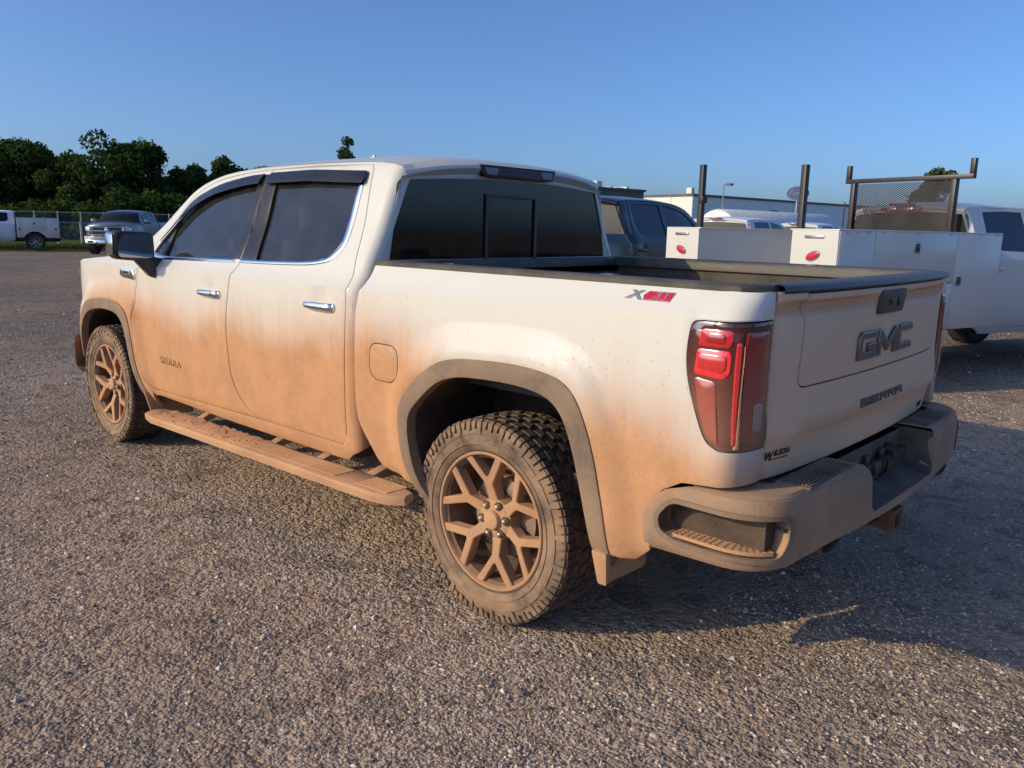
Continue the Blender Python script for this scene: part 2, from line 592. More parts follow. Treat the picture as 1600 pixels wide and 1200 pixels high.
fw_open = fillet(fw_open, [.02, .03, .05, .08, .1, .1, .01, .01, .05])
rw_open = fillet([(1.868, 1.795), (1.5, 1.800), (1.068, 1.782), (1.058, 1.60), (1.046, 1.48), (1.10, 1.395), (1.25, 1.366), (1.848, 1.352)], [.01, .1, .03, .1, .08, .06, .1, .01])
ROOF_EDGE = spline([(.80, 1.812), (1.02, 1.838), (1.49, 1.850), (2.03, 1.846), (2.40, 1.815), (2.68, 1.752), (2.86, 1.655), (3.05, 1.480), (3.215, 1.335)], 6)
# cab side: what is left round the doors (rail, pillars, corner, sill)
cab_side_out = ([(.72, 1.812)] + ROOF_EDGE + [(3.12, 1.25), (3.0, .60), (2.96, .455), (2.0, .445), (1.0, .458), (.915, .462), (.868, .50), (.72, .55)])
cab_side_hole = ([(p[0] , p[1] + .004) for p in FD_TOP] + [(p[0], p[1] + .004) for p in [(1.5, 1.834)]] + [(p[0] - .005, p[1]) for p in RD_REAR] + [(.93, .537), (1.69, .524), (2.945, .488)] + [(p[0] + .004, p[1]) for p in FD_FRONT[1:-1]])

fender_out = ([(p[0] + .008, p[1]) for p in FD_FRONT[::-1]][0:-1] + [(2.965, .485), (2.99, .40)] + F_OUT[::-1]
              + [(4.20, .56), (4.33, .60), (4.36, .80), (4.33, 1.03), (4.27, 1.17), (4.20, 1.243), (4.05, 1.268), (3.7, 1.297), (3.3, 1.325)])

bed_front = spline([(.748, 1.3755), (.752, 1.34), (.768, 1.283), (.798, 1.173), (.806, 1.0), (.806, .84), (.79, .69), (.71, .575), (.655, .505), (.60, .487)], 4)
TL_FRONT = spline([(-.905, 1.290), (-.875, 1.284), (-.862, 1.255), (-.857, 1.175), (-.872, 1.09), (-.915, .975), (-.945, .925), (-.985, .905), (-1.03, .902)], 4)
bed_out = (bed_front + [(.47, .478), (.395, .47)] + [p for p in R_OUT if p[1] > .465] + [(-.612, .462), (-.70, .47), (-.755, .52), (-.762, .66), (-.80, .742), (-.87, .782), (-.96, .792), (-1.08, .797), (-1.185, .80),
            (-1.185, .902)] + TL_FRONT[::-1] + [(-1.185, 1.295), (-1.185, 1.3755)])
tl_out = [(-1.183, .906)] + [(p[0] - .004, p[1] + (.004 if p[1] < 1 else -.003)) for p in TL_FRONT[::-1]] + [(-1.183, 1.290)]
fuel_out = fillet([(.700, 1.05), (.505, 1.05), (.505, .885), (.700, .885)], [.06, .06, .075, .075], 6)

def roof_y(x, z): return S(x, z)

def truck_shell(root, M, res=.04, near=True):
    """cab, fenders, doors, glass; M: dict of materials. Left side built, right side copied"""
    P = {}
    ed = res * .6
    P['fender'] = panel('front_fender', fender_out, fside, M['paint'], root, res=res, rows=(CRZ,), shift=crease_shift)
    P['cab'] = panel('cab_side', cab_side_out, fcab, M['paint'], root, holes=[cab_side_hole], res=res, rows=(CRZ,), shift=None, depth=.03)
    P['fdoor'] = panel('front_door', front_door_out, fside, M['paint'], root, holes=[fw_open], res=res, rows=(CRZ,), shift=crease_shift)
    P['rdoor'] = panel('rear_door', rear_door_out, fside, M['paint'], root, holes=[rw_open], res=res, rows=(CRZ,), shift=crease_shift)
    grow = lambda ring, d: [tuple(p) for p in inset(np.array(ring if area(ring) > 0 else ring[::-1]), -d)]
    P['fglass'] = panel('window_glass', grow(resample(fw_open, .05), .015), fside, M['glass'], P['fdoor'], res=res * 2, roll=0, depth=.004, off=-.012)
    P['rglass'] = panel('window_glass', grow(resample(rw_open, .05), .015), fside, M['glass'], P['rdoor'], res=res * 2, roll=0, depth=.004, off=-.012)
    # wheel arch mouldings
    for ou, inn in ((F_OUT, F_IN), (R_OUT, R_IN)):
        if ou is R_OUT and not M.get('bed', True): continue
        P['arch' + str(ou is R_OUT)] = panel('arch_moulding', ou + inn[::-1], fside, M['moulding'], root, res=res, off=.007, depth=.05, roll=.007)
    if M.get('bed', True):
        P['bed'] = panel('bed_side', bed_out, fbed, M['paint'], root, holes=[fuel_out], res=res, rows=(CRZ,), shift=crease_shift, depth=.03, edge=.012 if near else None)
        P['fuel'] = panel('fuel_door', [tuple(p) for p in inset(np.array(resample(fuel_out, .02)) if area(fuel_out) > 0 else np.array(resample(fuel_out, .02))[::-1], .0045)], fbed, M['paint'], P['bed'], res=res, roll=.003)
        P['tl'] = panel('tail_light', tl_out, fbed, M['tl'], root, res=res * .7, off=.002, depth=.03, roll=.006, edge=.012 if near else None)
    for k in ('fender', 'cab', 'fdoor', 'rdoor', 'archFalse', 'archTrue', 'bed', 'tl'):
        if k in P and k not in ('fdoor', 'rdoor', 'tl', 'bed'): P[k + '_r'] = mirror_y(P[k])
    # roof and windscreen: rows follow the edge of the roof
    E = np.array(ROOF_EDGE)
    cols = np.linspace(-1, 1, 25 if near else 13)
    crown = np.interp(E[:, 0], [.8, 1.2, 2.0, 2.5, 3.2], [.055, .062, .06, .04, .02])
    bow = np.interp(E[:, 0], [.8, 1.9, 2.4, 2.9, 3.2], [0, .02, .13, .19, .20])
    Y = S(E[:, 0], E[:, 1])
    G = np.zeros((len(E), len(cols), 3))
    for j, c in enumerate(cols):
        q = 1 - abs(c) ** 2.6
        G[:, j, 0] = E[:, 0] + bow * (1 - c * c)
        G[:, j, 1] = Y * c
        G[:, j, 2] = E[:, 1] + crown * q
    cut = int(np.argmin(abs(E[:, 0] - 2.44)))
    i0 = int(np.argmin(abs(E[:, 0] - .86)))
    Gr = G.copy()
    # two shallow channels along the roof
    P['roof'] = MB().grid(Gr[i0:cut + 1]).build('roof', M['paint'], root, angle=60)
    P['wind'] = MB().grid(G[cut:]).build('windscreen', M['glass'], root, angle=60)
    # rear lip over the back window
    xe = E[i0, 0]; ys = np.linspace(-1, 1, 33)
    L = np.zeros((7, len(ys), 3))
    for j, c in enumerate(ys):
        q = 1 - abs(c) ** 2.6
        cc = max(0, 1 - abs(c) ** 4); ov = max(0, 1 - abs(c) ** 8)
        zt = E[i0, 1] + crown[i0] * q; yt = Y[i0] * c
        zb = 1.757 + .030 * q
        L[0, j] = (xe, yt, zt)
        L[1, j] = (xe - .05, yt, zt - .008)
        L[2, j] = (xe - .068 - .020 * ov - .012 * cc, yt * .995, zt - .032)
        L[3, j] = (xe - .072 - .026 * ov - .012 * cc, yt * .99, zt - .046)
        L[4, j] = (xe - .068 - .024 * ov - .012 * cc, yt * .995, zt - .054)
        L[5, j] = (xe - .075, yt * 1.03, zb + .008)
        L[6, j] = (xe - .060, yt * 1.03, zb - .01)
    P['lip'] = MB().grid(L).build('roof_lip', M['paint'], root, angle=25)
    # bonnet
    nx, ny = 14, 17
    H = np.zeros((nx, ny, 3))
    for i in range(nx):
        t = i / (nx - 1); x = 3.22 + t * 1.06
        ztop = np.interp(x, [3.2, 3.3, 3.7, 4.05, 4.2, 4.3], [1.335, 1.33, 1.300, 1.272, 1.246, 1.205])
        ye = float(S(np.array(x), np.array(min(ztop, 1.27)))) - .055
        for j in range(ny):
            c = -1 + 2 * j / (ny - 1)
            rise = .055 * (1 - abs(c) ** 3) + .018 * (1 / (1 + math.exp((abs(c) - .62) * 30)))
            H[i, j] = (x + .22 * t * (1 - c * c) + (.17 * (1 - t)) * (1 - c * c) , ye * c, ztop - .012 + rise * (1 - .25 * t))
    mb = MB().grid(H)
    # front edge of the bonnet rolls down
    Fr = np.stack([H[-1], H[-1] + np.array([.02, 0, -.03]), H[-1] + np.array([.0, 0, -.08])])
    mb.grid(Fr)
    P['hood'] = mb.build('bonnet', M['paint'], root, angle=60)
    # nose: grille, lamps and bumper
    mb = MB()
    zs = [.62, .80, 1.0, 1.15, 1.19]
    ys = np.linspace(-1, 1, 15)
    N_ = np.zeros((len(zs), len(ys), 3))
    for i, z in enumerate(zs):
        for j, c in enumerate(ys):
            N_[i, j] = (4.33 + .22 * (1 - abs(c) ** 2.5) - .02 * (z - .6), c * .885, z)
    mb.grid(N_)
    P['nose'] = mb.build('grille', M['dark'], root, angle=60)
    mb = MB()
    B_ = []
    for z, dx in ((.42, -.06), (.46, .05), (.62, .06), (.68, .03), (.70, -.03)):
        B_.append([(4.33 + dx + .24 * (1 - abs(c) ** 2.6), c * (.955 if abs(c) < 1 else .96), z) for c in ys])
    mb.grid(np.array(B_))
    P['fbump'] = mb.build('front_bumper', M['fbump'], root, angle=40)
    for s in (1, -1):
        mb = MB()
        pts = []
        for z in (1.03, 1.10, 1.20):
            pts.append([(4.235, s * .912, z), (4.30, s * .885, z), (4.37, s * .83, z), (4.45, s * .70, z), (4.50, s * .56, z)])
        mb.grid(np.array(pts))
        mb.build('headlight', M['lamp'], root, angle=60)
    return P

def rear_wall(root, M, near=True):
    """back of the cab with its window"""
    f = lambda u, v: np.stack([np.interp(v, [1.0, 1.38, 1.80], [.800, .800, .802]) - .018 * (1 - (np.asarray(u) / .8) ** 2), np.asarray(u, float), np.asarray(v, float)], -1)
    ye = lambda z: float(S(np.array(1.2), np.array(z))) - .064
    out = [(ye(1.0) , 1.0), (ye(1.25), 1.25), (ye(1.38), 1.38), (ye(1.55), 1.55), (ye(1.70), 1.70), (ye(1.80), 1.80)]
    out = out + [(-a, b) for a, b in out[::-1]]
    win = fillet([(.812, 1.372), (.742, 1.738), (.70, 1.752), (.3, 1.778), (-.3, 1.778), (-.70, 1.752), (-.742, 1.738), (-.812, 1.372)], [.02, .02, .05, .2, .2, .05, .02, .02])
    P = {}
    P['wall'] = panel('cab_back', out, f, M['paint'], root, holes=[win], res=.06 if near else .15, sign=-1, depth=.02)
    q = resample(win, .05)
    q = inset(q if area(q) > 0 else q[::-1], -.01)
    P['glass'] = panel('rear_window', [tuple(p) for p in q], f, M['rglass'], root, res=.1, roll=0, depth=.004, off=-.008)
    P['f'] = f
    return P

# ------------------------------------------------------------------ wheel
def tyre_mesh(mb, R=.413, W=.275, rr=.268, n=72, tread=True):
    h = W / 2
    prof = [(rr, -h * .80), (rr + .012, -h * .90), (rr + .05, -h * 1.02), (R - .06, -h * 1.03), (R - .03, -h * .98), (R - .016, -h * .86), (R - .011, -h * .5), (R - .010, 0),
            (R - .011, h * .5), (R - .016, h * .86), (R - .03, h * .98), (R - .06, h * 1.03), (R - .056, h * 1.05), (R - .062, h * 1.05), (R - .064, h * 1.035), (R - .085, h * 1.045), (rr + .052, h * 1.035), (rr + .050, h * 1.06), (rr + .044, h * 1.06), (rr + .042, h * 1.03), (rr + .03, h * 1.0), (rr + .022, h * .95), (rr + .008, h * .90), (rr - .004, h * .80)]
    mb.lathe(prof, n)
    if not tread: return
    def lug(a0, a1, y0, y1, r0, r1, sk=0., tw=.0):
        v = []
        for r, ins in ((r0, 0), (r1, .12)):
            for (a, y) in ((a0, y0), (a1, y0), (a1, y1), (a0, y1)):
                am = (a0 + a1) / 2; ym = (y0 + y1) / 2
                aa = a + (am - a) * ins; yy = y + (ym - y) * ins
                aa += sk * (yy) / h
                v.append((r * math.cos(aa), yy, r * math.sin(aa)))
        mb.hexa(v)
    N = 40
    da = 2 * PI / N
    for k in range(N):
        a = k * da
        j = random.uniform(-.003, .003)
        for sg in (1, -1):
            # centre blocks, two zigzag rows
            lug(a + .02 + (0 if sg > 0 else da * .5), a + da * .80 + (0 if sg > 0 else da * .5), sg * .006, sg * h * .30, R - .014, R, .10 * sg)
            lug(a + da * .25, a + da * .98, sg * h * .37, sg * h * .64, R - .016, R - .001, -.08 * sg)
            # shoulder blocks reach down the sidewall, long and short by turns
            lug(a + j, a + da * .42, sg * h * .70, sg * h * .99, R - .026, R - .003, 0)
            lug(a + da * .52, a + da * .92, sg * h * .72, sg * h * .96, R - .026, R - .003, 0)
            # side biters
            dep = .052 if k % 2 else .034
            for (q0, q1, dd) in ((.0, .40, dep), (.52, .90, .026)):
                a0, a1 = a + da * q0, a + da * q1
                v = []
                for y_ in (h * .96 * sg, h * 1.065 * sg):
                    ii = .003 if abs(y_) > h else 0
                    v += [((R - .008 - ii) * math.cos(a0), y_ if ii == 0 else y_ - sg * .006, (R - .008 - ii) * math.sin(a0)), ((R - .008 - ii) * math.cos(a1), y_ if ii == 0 else y_ - sg * .006, (R - .008 - ii) * math.sin(a1)),
                          ((R - .01 - dd) * math.cos(a1 - .01), y_, (R - .01 - dd) * math.sin(a1 - .01)), ((R - .01 - dd) * math.cos(a0 + .01), y_, (R - .01 - dd) * math.sin(a0 + .01))]
                mb.hexa(v)

def rot_poly(poly, a):
    c, s = math.cos(a), math.sin(a)
    return [(x * c - y * s, x * s + y * c) for x, y in poly]

def make_wheel(parent, M):
    """axle along y, outer face +y"""
    w = empty('wheel', parent=parent)
    mb = MB(); tyre_mesh(mb)
    mb.build('tyre', M['tyre'], w, angle=30)
    mb = MB()
    # barrel, flange and dished back
    mb.lathe([(.262, -.11), (.262, .02), (.258, .075), (.262, .108), (.266, .112), (.258, .108), (.252, .104), (.248, .06), (.246, -.10)], 64)
    fm = MB(); fm.lathe([(.264, .100), (.274, .114), (.281, .121), (.2815, .128), (.278, .1315), (.270, .1305), (.2655, .124), (.2635, .108)], 72); fm.build('rim_flange', M['rim'], w, angle=40)
    fm = MB(); fm.lathe([(.280, .1285), (.2835, .1315), (.2870, .1325), (.2875, .126)], 72); fm.build('bead_gap', M['under'], w, angle=40)
    barrel = mb.build('rim_barrel', M['barrel'], w, angle=40)
    # six split spokes
    mb = MB()
    stem = [(.045, -.034), (.098, -.022), (.146, -.020), (.256, -.106), (.275, -.078), (.182, -.009), (.174, 0), (.182, .009), (.275, .078), (.256, .106), (.146, .020), (.098, .022), (.045, .034)]
    for k in range(6):
        a = 2 * PI * k / 6 + PI / 6 + .16
        q = rot_poly(stem, a)
        n = len(q)
        def dep(u, v):
            r = math.hypot(u, v)
            return .084 + .042 * min(1, max(0, (r - .07) / .15)) ** 1.0
        v = [(u, dep(u, w_), w_) for u, w_ in q] + [(u, dep(u, w_) - .05, w_) for u, w_ in q]
        # triangulated caps: fan pieces
        caps = [(0, 1, 11, 12), (1, 2, 10, 11), (2, 5, 6, 7, 10), (2, 3, 4, 5), (7, 8, 9, 10)]
        fs = caps + [tuple(n + i for i in f[::-1]) for f in caps] + [(i, (i + 1) % n, n + (i + 1) % n, n + i) for i in range(n)]
        mb.add(v, fs)
    mb.build('spokes', M['rim'], w, bevel=.0035, seg=1, angle=25)
    mb = MB()
    mb.lathe([(.001, .098), (.040, .098), (.066, .095), (.084, .086), (.088, .05), (.088, .0)], 36)
    mb.build('hub', M['rim'], w, angle=35)
    mb = MB()
    mb.lathe([(.001, .120), (.025, .119), (.036, .115), (.040, .108), (.040, .09)], 28)
    mb.build('centre_cap', M['cap'], w, angle=40)
    for k in range(6):
        a = 2 * PI * k / 6 + .16
        mb = MB()
        mb.lathe([(.001, .112), (.006, .111), (.0105, .106), (.0115, .09), (.0115, .08)], 10, c=(.064 * math.cos(a), 0, .064 * math.sin(a)))
        mb.build('lug_nut', M['nut'], w, angle=40)
        mb = MB(); mb.lathe([(.0115, .0975), (.0185, .0985), (.0185, .0945), (.0115, .0935)], 14, c=(.064 * math.cos(a), 0, .064 * math.sin(a)), closed=True)
        mb.build('lug_recess', M['under'], w, angle=40)
    mb = MB()
    mb.lathe([(.06, .03), (.165, .03), (.168, .015), (.165, .0), (.06, .0)], 40)
    mb.build('brake_disc', M['disc'], w, angle=30)
    mb = MB()
    mb.hexa([(-.17, -.01, .06), (-.09, -.01, .15), (-.09, .05, .15), (-.17, .05, .06), (-.12, -.01, .02), (-.05, -.01, .10), (-.05, .05, .10), (-.12, .05, .02)])
    mb.build('brake_caliper', M['disc'], w, bevel=.006)
    mb = MB(); mb.lathe([(.001, -.02), (.245, -.02), (.245, -.03), (.001, -.03)], 32)
    mb.build('backing_plate', M['under'], w, angle=30)
    return w
# ------------------------------------------------------------------ the muddy pickup
truck = empty('pickup_truck')
tag(truck, 'large white crew cab pickup caked in orange mud below the door handles', 'pickup truck')

def paint_mud(name, ref, mode='side'):
    k = NT(name); c = k.coord(ref)
    sep = k.n('SeparateXYZ'); k.t.links.new(c, sep.inputs[0])
    X, Y, Z = sep.outputs
    n1 = k.math('MULTIPLY', k.math('SUBTRACT', k.noise(c, 2.3, 5, .5), .5), .22)
    st = k.math('MULTIPLY', k.math('SUBTRACT', k.noise(k.vscale(c, (11, 11, .7)), 1.0, 3, .5), .5), .10)
    zz = k.math('ADD', k.math('ADD', Z, n1), st)
    fine = k.noise(c, 55, 4, .7)
    if mode == 'side':
        fc = k.n('FloatCurve')
        cv = fc.mapping.curves[0]
        pts = [(-1.3, .86), (-.95, .95), (-.60, 1.08), (-.30, 1.02), (.02, .99), (.25, 1.08), (.45, 1.16), (.75, 1.19), (1.1, 1.13), (1.9, 1.11), (2.6, 1.09), (3.05, 1.13), (3.35, 1.17), (3.7, 1.15), (3.95, .95), (4.4, .78)]
        tx = lambda x: (x + 1.4) / 6.0
        while len(cv.points) < len(pts): cv.points.new(.5, .5)
        for p_, (a, b) in zip(cv.points, pts):
            p_.location = (tx(a), b - .4); p_.handle_type = 'AUTO'
        fc.mapping.update()
        k.t.links.new(k.math('DIVIDE', k.math('ADD', X, 1.4), 6.0), fc.inputs['Value'])
        h = k.math('ADD', fc.outputs[0], .4)
        d = k.math('SUBTRACT', h, zz)
        m = k.rng(d, -.17, .24)
        film = k.math('MULTIPLY', k.rng(zz, 1.38, .95), .14)
        m = k.math('MAXIMUM', m, film)
        # dust streaks run down from the edge of the mud
        run = k.rng(k.noise(k.vscale(c, (30, 30, 1.2)), 1.0, 3, .5), .52, .70)
        m = k.math('ADD', m, k.math('MULTIPLY', k.math('MULTIPLY', run, k.rng(d, -.22, -.02)), .07), clamp=True)
        # splashes thrown up behind the wheels
        sp = k.rng(k.noise(c, 34, 6, .75), .60, .70)
        m = k.math('ADD', m, k.math('MULTIPLY', k.math('MULTIPLY', sp, k.rng(d, -.26, .1)), .22), clamp=True)
        for sc_, th_, am_ in ((60, .78, .7), (120, .70, .6)):
            vo = k.n('TexVoronoi', feature='F1'); k.t.links.new(c, vo.inputs['Vector']); vo.inputs['Scale'].default_value = sc_
            cc_ = k.n('SeparateColor'); k.t.links.new(vo.outputs['Color'], cc_.inputs[0])
            dot = k.math('MULTIPLY', k.rng(vo.outputs['Distance'], .30, .16), k.rng(cc_.outputs[0], th_, th_ + .03))
            dot = k.math('MULTIPLY', dot, k.rng(d, -.34, .02))
            m = k.math('MAXIMUM', m, k.math('MULTIPLY', dot, am_))
        m = k.math('MULTIPLY', m, k.math('ADD', k.math('MULTIPLY', fine, .16), .85), clamp=True)
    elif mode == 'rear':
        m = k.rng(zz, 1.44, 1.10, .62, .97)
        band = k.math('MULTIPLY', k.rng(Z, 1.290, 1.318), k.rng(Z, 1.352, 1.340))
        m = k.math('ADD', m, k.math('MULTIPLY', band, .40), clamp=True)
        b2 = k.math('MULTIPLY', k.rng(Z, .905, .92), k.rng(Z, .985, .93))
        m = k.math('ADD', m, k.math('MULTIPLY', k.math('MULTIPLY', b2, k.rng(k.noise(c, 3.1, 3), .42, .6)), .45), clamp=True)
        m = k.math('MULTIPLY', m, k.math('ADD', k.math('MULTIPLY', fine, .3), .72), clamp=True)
    elif mode == 'clean':
        m = k.math('MULTIPLY', fine, .10)
    else:
        m = k.math('ADD', k.math('MULTIPLY', fine, .25), .70)
    mudc = k.mix(k.rng(k.noise(c, 5, 6, .65), .3, .72), MUD, MUD2)
    mudc = k.mix(k.math('MULTIPLY', k.rng(k.noise(c, 130, 3, .7), .45, .75), .35), mudc, (.70, .38, .19))
    mudc = k.mix(k.math('MULTIPLY', k.rng(k.noise(k.vscale(c, (1, 1, .6)), 38, 5, .8), .60, .72), .35), mudc, (.36, .19, .10))
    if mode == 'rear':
        mudc = k.mix(.72, mudc, (.86, .585, .37))  # tailgate dust, made paler and warmer to stand for light bounced off the ground
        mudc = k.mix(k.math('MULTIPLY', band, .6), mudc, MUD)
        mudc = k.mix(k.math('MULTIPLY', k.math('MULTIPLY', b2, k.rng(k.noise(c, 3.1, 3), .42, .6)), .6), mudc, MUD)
    col = k.mix(m, (.665, .642, .590), mudc)
    rg = k.math('ADD', k.math('MULTIPLY', k.rng(m, .05, .6), .45), .42)
    coat = k.math('SUBTRACT', .50, k.math('MULTIPLY', k.rng(m, .10, .5), .50), clamp=True)
    hgt = k.math('MULTIPLY', k.math('ADD', k.noise(c, 150, 4, .7), k.noise(c, 22, 4, .6)), m)
    nb = k.bump(hgt, .35, .0035)
    peel = k.bump(k.noise(c, 4.0, 2), .04, .01, nb)
    return k.done(k.bsdf(col, rg, 0, coat, .03, peel, .15))

def muddy(name, ref, under, amount, rough=.7, metal=0., z0=None, z1=None, scale=9., bump=.6, mud=MUD, mud2=MUD2, lo=.35, hi=.62, rmud=.9):
    """a dark or bare surface with caked mud on it"""
    k = NT(name); c = k.coord(ref)
    nz = k.noise(c, scale, 7, .68)
    m = k.math('MULTIPLY', k.rng(nz, lo - .25, hi), amount)
    if z0 is not None:
        sep = k.n('SeparateXYZ'); k.t.links.new(c, sep.inputs[0])
        m = k.math('MULTIPLY', m, k.rng(sep.outputs[2], z1, z0))
    fine = k.noise(c, 140, 4, .7)
    m = k.math('MULTIPLY', m, k.math('ADD', k.math('MULTIPLY', fine, .3), .83), clamp=True)
    mc = k.mix(k.rng(k.noise(c, scale * .7, 5), .3, .7), mud, mud2)
    mc = k.mix(k.math('MULTIPLY', k.rng(fine, .5, .75), .3), mc, (.58, .36, .22))
    col = k.mix(m, under, mc)
    rg = k.math('ADD', k.math('MULTIPLY', m, rmud - rough), rough, clamp=True)
    me = k.math('MULTIPLY', k.math('SUBTRACT', 1.0, m), metal)
    hgt = k.math('ADD', k.math('MULTIPLY', k.noise(c, 90, 5, .75), .6), k.math('MULTIPLY', k.noise(c, 26, 4), .6))
    nb = k.bump(k.math('MULTIPLY', hgt, m), bump, .006)
    return k.done(k.bsdf(col, rg, me, 0, .05, nb))

def glass_mat(name, tint, dust, ref=None, dustcol=(.42, .36, .29), rough=.0):
    k = NT(name); c = k.coord(ref)
    tr = k.n('BsdfTransparent'); tr.inputs[0].default_value = (*tint, 1)
    gl = k.n('BsdfGlossy'); gl.inputs[0].default_value = (.95, .97, 1, 1); gl.inputs['Roughness'].default_value = .015
    fr = k.n('Fresnel'); fr.inputs[0].default_value = 1.52
    a = k.n('MixShader'); k.t.links.new(fr.outputs[0], a.inputs[0]); k.t.links.new(tr.outputs[0], a.inputs[1]); k.t.links.new(gl.outputs[0], a.inputs[2])
    df = k.n('BsdfDiffuse'); df.inputs[0].default_value = (*dustcol, 1)
    sep = k.n('SeparateXYZ'); k.t.links.new(c, sep.inputs[0])
    nz = k.rng(k.noise(c, 7, 6, .65), .25, .75, .55, 1.25)
    spots = k.math('MULTIPLY', k.rng(k.noise(c, 60, 2, .5), .70, .76), .6)
    d = k.math('ADD', k.math('MULTIPLY', nz, dust), k.math('MULTIPLY', spots, min(1, dust * 2)), clamp=True)
    b = k.n('MixShader'); k.t.links.new(d, b.inputs[0]); k.t.links.new(a.outputs[0], b.inputs[1]); k.t.links.new(df.outputs[0], b.inputs[2])
    return k.done(b.outputs[0])

def lens_mat(name, ref, col, dust, rough=.12, z0=.9, z1=1.25, streak=False):
    """tail lamp plastic under a dusty coat, thicker lower down"""
    k = NT(name); c = k.coord(ref)
    sep = k.n('SeparateXYZ'); k.t.links.new(c, sep.inputs[0])
    n1 = k.math('MULTIPLY', k.math('SUBTRACT', k.noise(c, 9, 5, .65), .5), .16)
    m = k.math('MULTIPLY', k.rng(k.math('ADD', sep.outputs[2], n1), z1, z0), dust)
    m = k.math('ADD', m, .04)
    m = k.math('MULTIPLY', m, k.math('ADD', k.math('MULTIPLY', k.noise(c, 120, 3), .5), .75), clamp=True)
    cc = k.mix(m, col, (.42, .25, .14))
    rg = k.math('ADD', k.math('MULTIPLY', m, .7), rough, clamp=True)
    return k.done(k.bsdf(cc, rg, 0, k.math('SUBTRACT', 1.0, m, clamp=True), .03))

M = {}
M['paint'] = paint_mud('white_paint_muddy', truck)
M['paint_rear'] = paint_mud('white_paint_dusty_bounce_lit', truck, 'rear')
M['paint_clean'] = paint_mud('white_paint_roof', truck, 'clean')
M['moulding'] = muddy('black_plastic_dusty', truck, (.045, .040, .036), .82, .6, scale=4, bump=.4, mud=(.36, .235, .15), mud2=(.26, .175, .115))
M['tyre'] = muddy('tyre_rubber_dusty', None, (.018, .018, .019), .78, .75, scale=7, bump=.7, mud=(.30, .185, .11), mud2=(.20, .125, .08), lo=.42, hi=.70)
def tyre_mat():
    k = NT('tyre_rubber_dusty'); c = k.coord()
    sep = k.n('SeparateXYZ'); k.t.links.new(c, sep.inputs[0])
    r = k.math('SQRT', k.math('ADD', k.math('MULTIPLY', sep.outputs[0], sep.outputs[0]), k.math('MULTIPLY', sep.outputs[2], sep.outputs[2])))
    ay = k.math('ABSOLUTE', sep.outputs[1])
    tread = k.math('MULTIPLY', k.rng(r, .386, .400), k.rng(ay, .150, .120))
    m = k.math('MULTIPLY', k.rng(k.noise(c, 8, 7, .7), .22, .62), .92)
    m = k.math('MULTIPLY', m, k.math('SUBTRACT', 1.0, k.math('MULTIPLY', tread, .62)))
    fine = k.noise(c, 150, 4, .7)
    m = k.math('MULTIPLY', m, k.math('ADD', k.math('MULTIPLY', fine, .4), .78), clamp=True)
    mc = k.mix(k.rng(k.noise(c, 6, 5), .3, .7), (.40, .25, .15), (.27, .17, .105))
    ring = k.math('MULTIPLY', k.math('SINE', k.math('MULTIPLY', r, 900.)), .12)
    h = k.math('ADD', k.math('MULTIPLY', k.noise(c, 90, 5, .75), .8), ring)
    return k.done(k.bsdf(k.mix(m, (.020, .020, .021), mc), k.math('ADD', k.math('MULTIPLY', m, .25), .68), normal=k.bump(h, .5, .004)))
M['tyre'] = tyre_mat()
M['rim'] = muddy('wheel_alloy_muddy', None, (.25, .24, .23), .97, .45, .6, scale=5, bump=.5, mud=(.54, .29, .145), mud2=(.38, .20, .10), lo=.18, hi=.52)
M['barrel'] = muddy('wheel_barrel_muddy', None, (.05, .045, .04), .9, .6, .3, scale=6, bump=.6, mud=(.36, .20, .105), mud2=(.18, .10, .055), lo=.36, hi=.64)
M['cap'] = muddy('centre_cap_muddy', None, (.3, .28, .26), 1.0, .5, scale=5, bump=.4, mud=(.52, .29, .15), mud2=(.46, .25, .13), lo=0, hi=.3)
M['nut'] = simple('lug_nut_dusty_chrome', (.50, .44, .38), .35, .7, dust=.75, dustcol=(.45, .28, .17))
M['disc'] = muddy('brake_iron', None, (.20, .19, .18), .5, .45, .6, scale=12)
M['under'] = muddy('underbody_muddy', truck, (.02, .019, .018), .55, .85, scale=6, mud=(.22, .125, .07), mud2=(.13, .08, .05))
M['liner'] = muddy('wheel_well_liner', truck, (.012, .011, .011), .40, .9, scale=11, bump=1.0, mud=(.20, .11, .06), mud2=(.10, .06, .035))
M['glass'] = glass_mat('side_glass_tinted', (.50, .56, .60), .055, truck, (.40, .42, .44))
M['rglass'] = glass_mat('rear_glass_privacy', (.075, .085, .10), .018, truck)
M['dark'] = simple('black_trim', (.016, .016, .017), .35, dust=.15)
M['gloss_black'] = simple('gloss_black_pillar', (.010, .010, .011), .25, coat=.15, dust=.10, spec=.25)
M['visor'] = simple('smoked_acrylic', (.010, .010, .012), .12, coat=.1, dust=.06, spec=.35)
M['chrome'] = simple('chrome', (.78, .79, .80), .10, 1.0, dust=.10, var=.03)
M['chrome_muddy'] = muddy('chrome_muddy', truck, (.45, .45, .46), .97, .2, 1.0, scale=5, bump=.6, lo=.16, hi=.45, mud=(.44, .255, .14), mud2=(.31, .19, .115))
M['fbump'] = M['chrome_muddy']
M['lamp'] = simple('headlamp_lens', (.55, .56, .58), .08, .5, coat=1.0, var=.3, scale=30)
M['tl'] = lens_mat('tail_lamp_smoke', truck, (.05, .007, .010), .36)
M['tl_red'] = lens_mat('tail_lamp_red', truck, (.55, .010, .018), .40)
M['tl_bright'] = lens_mat('tail_lamp_bright_red', truck, (.85, .02, .035), .18)
M['tl_dim'] = lens_mat('tail_lamp_dull_red', truck, (.30, .008, .014), .38, .2)
M['tl_field'] = lens_mat('tail_lamp_deep_red', truck, (.085, .005, .008), .34, .15)
M['tl_clear'] = lens_mat('reverse_lamp_lens', truck, (.30, .24, .23), .4)
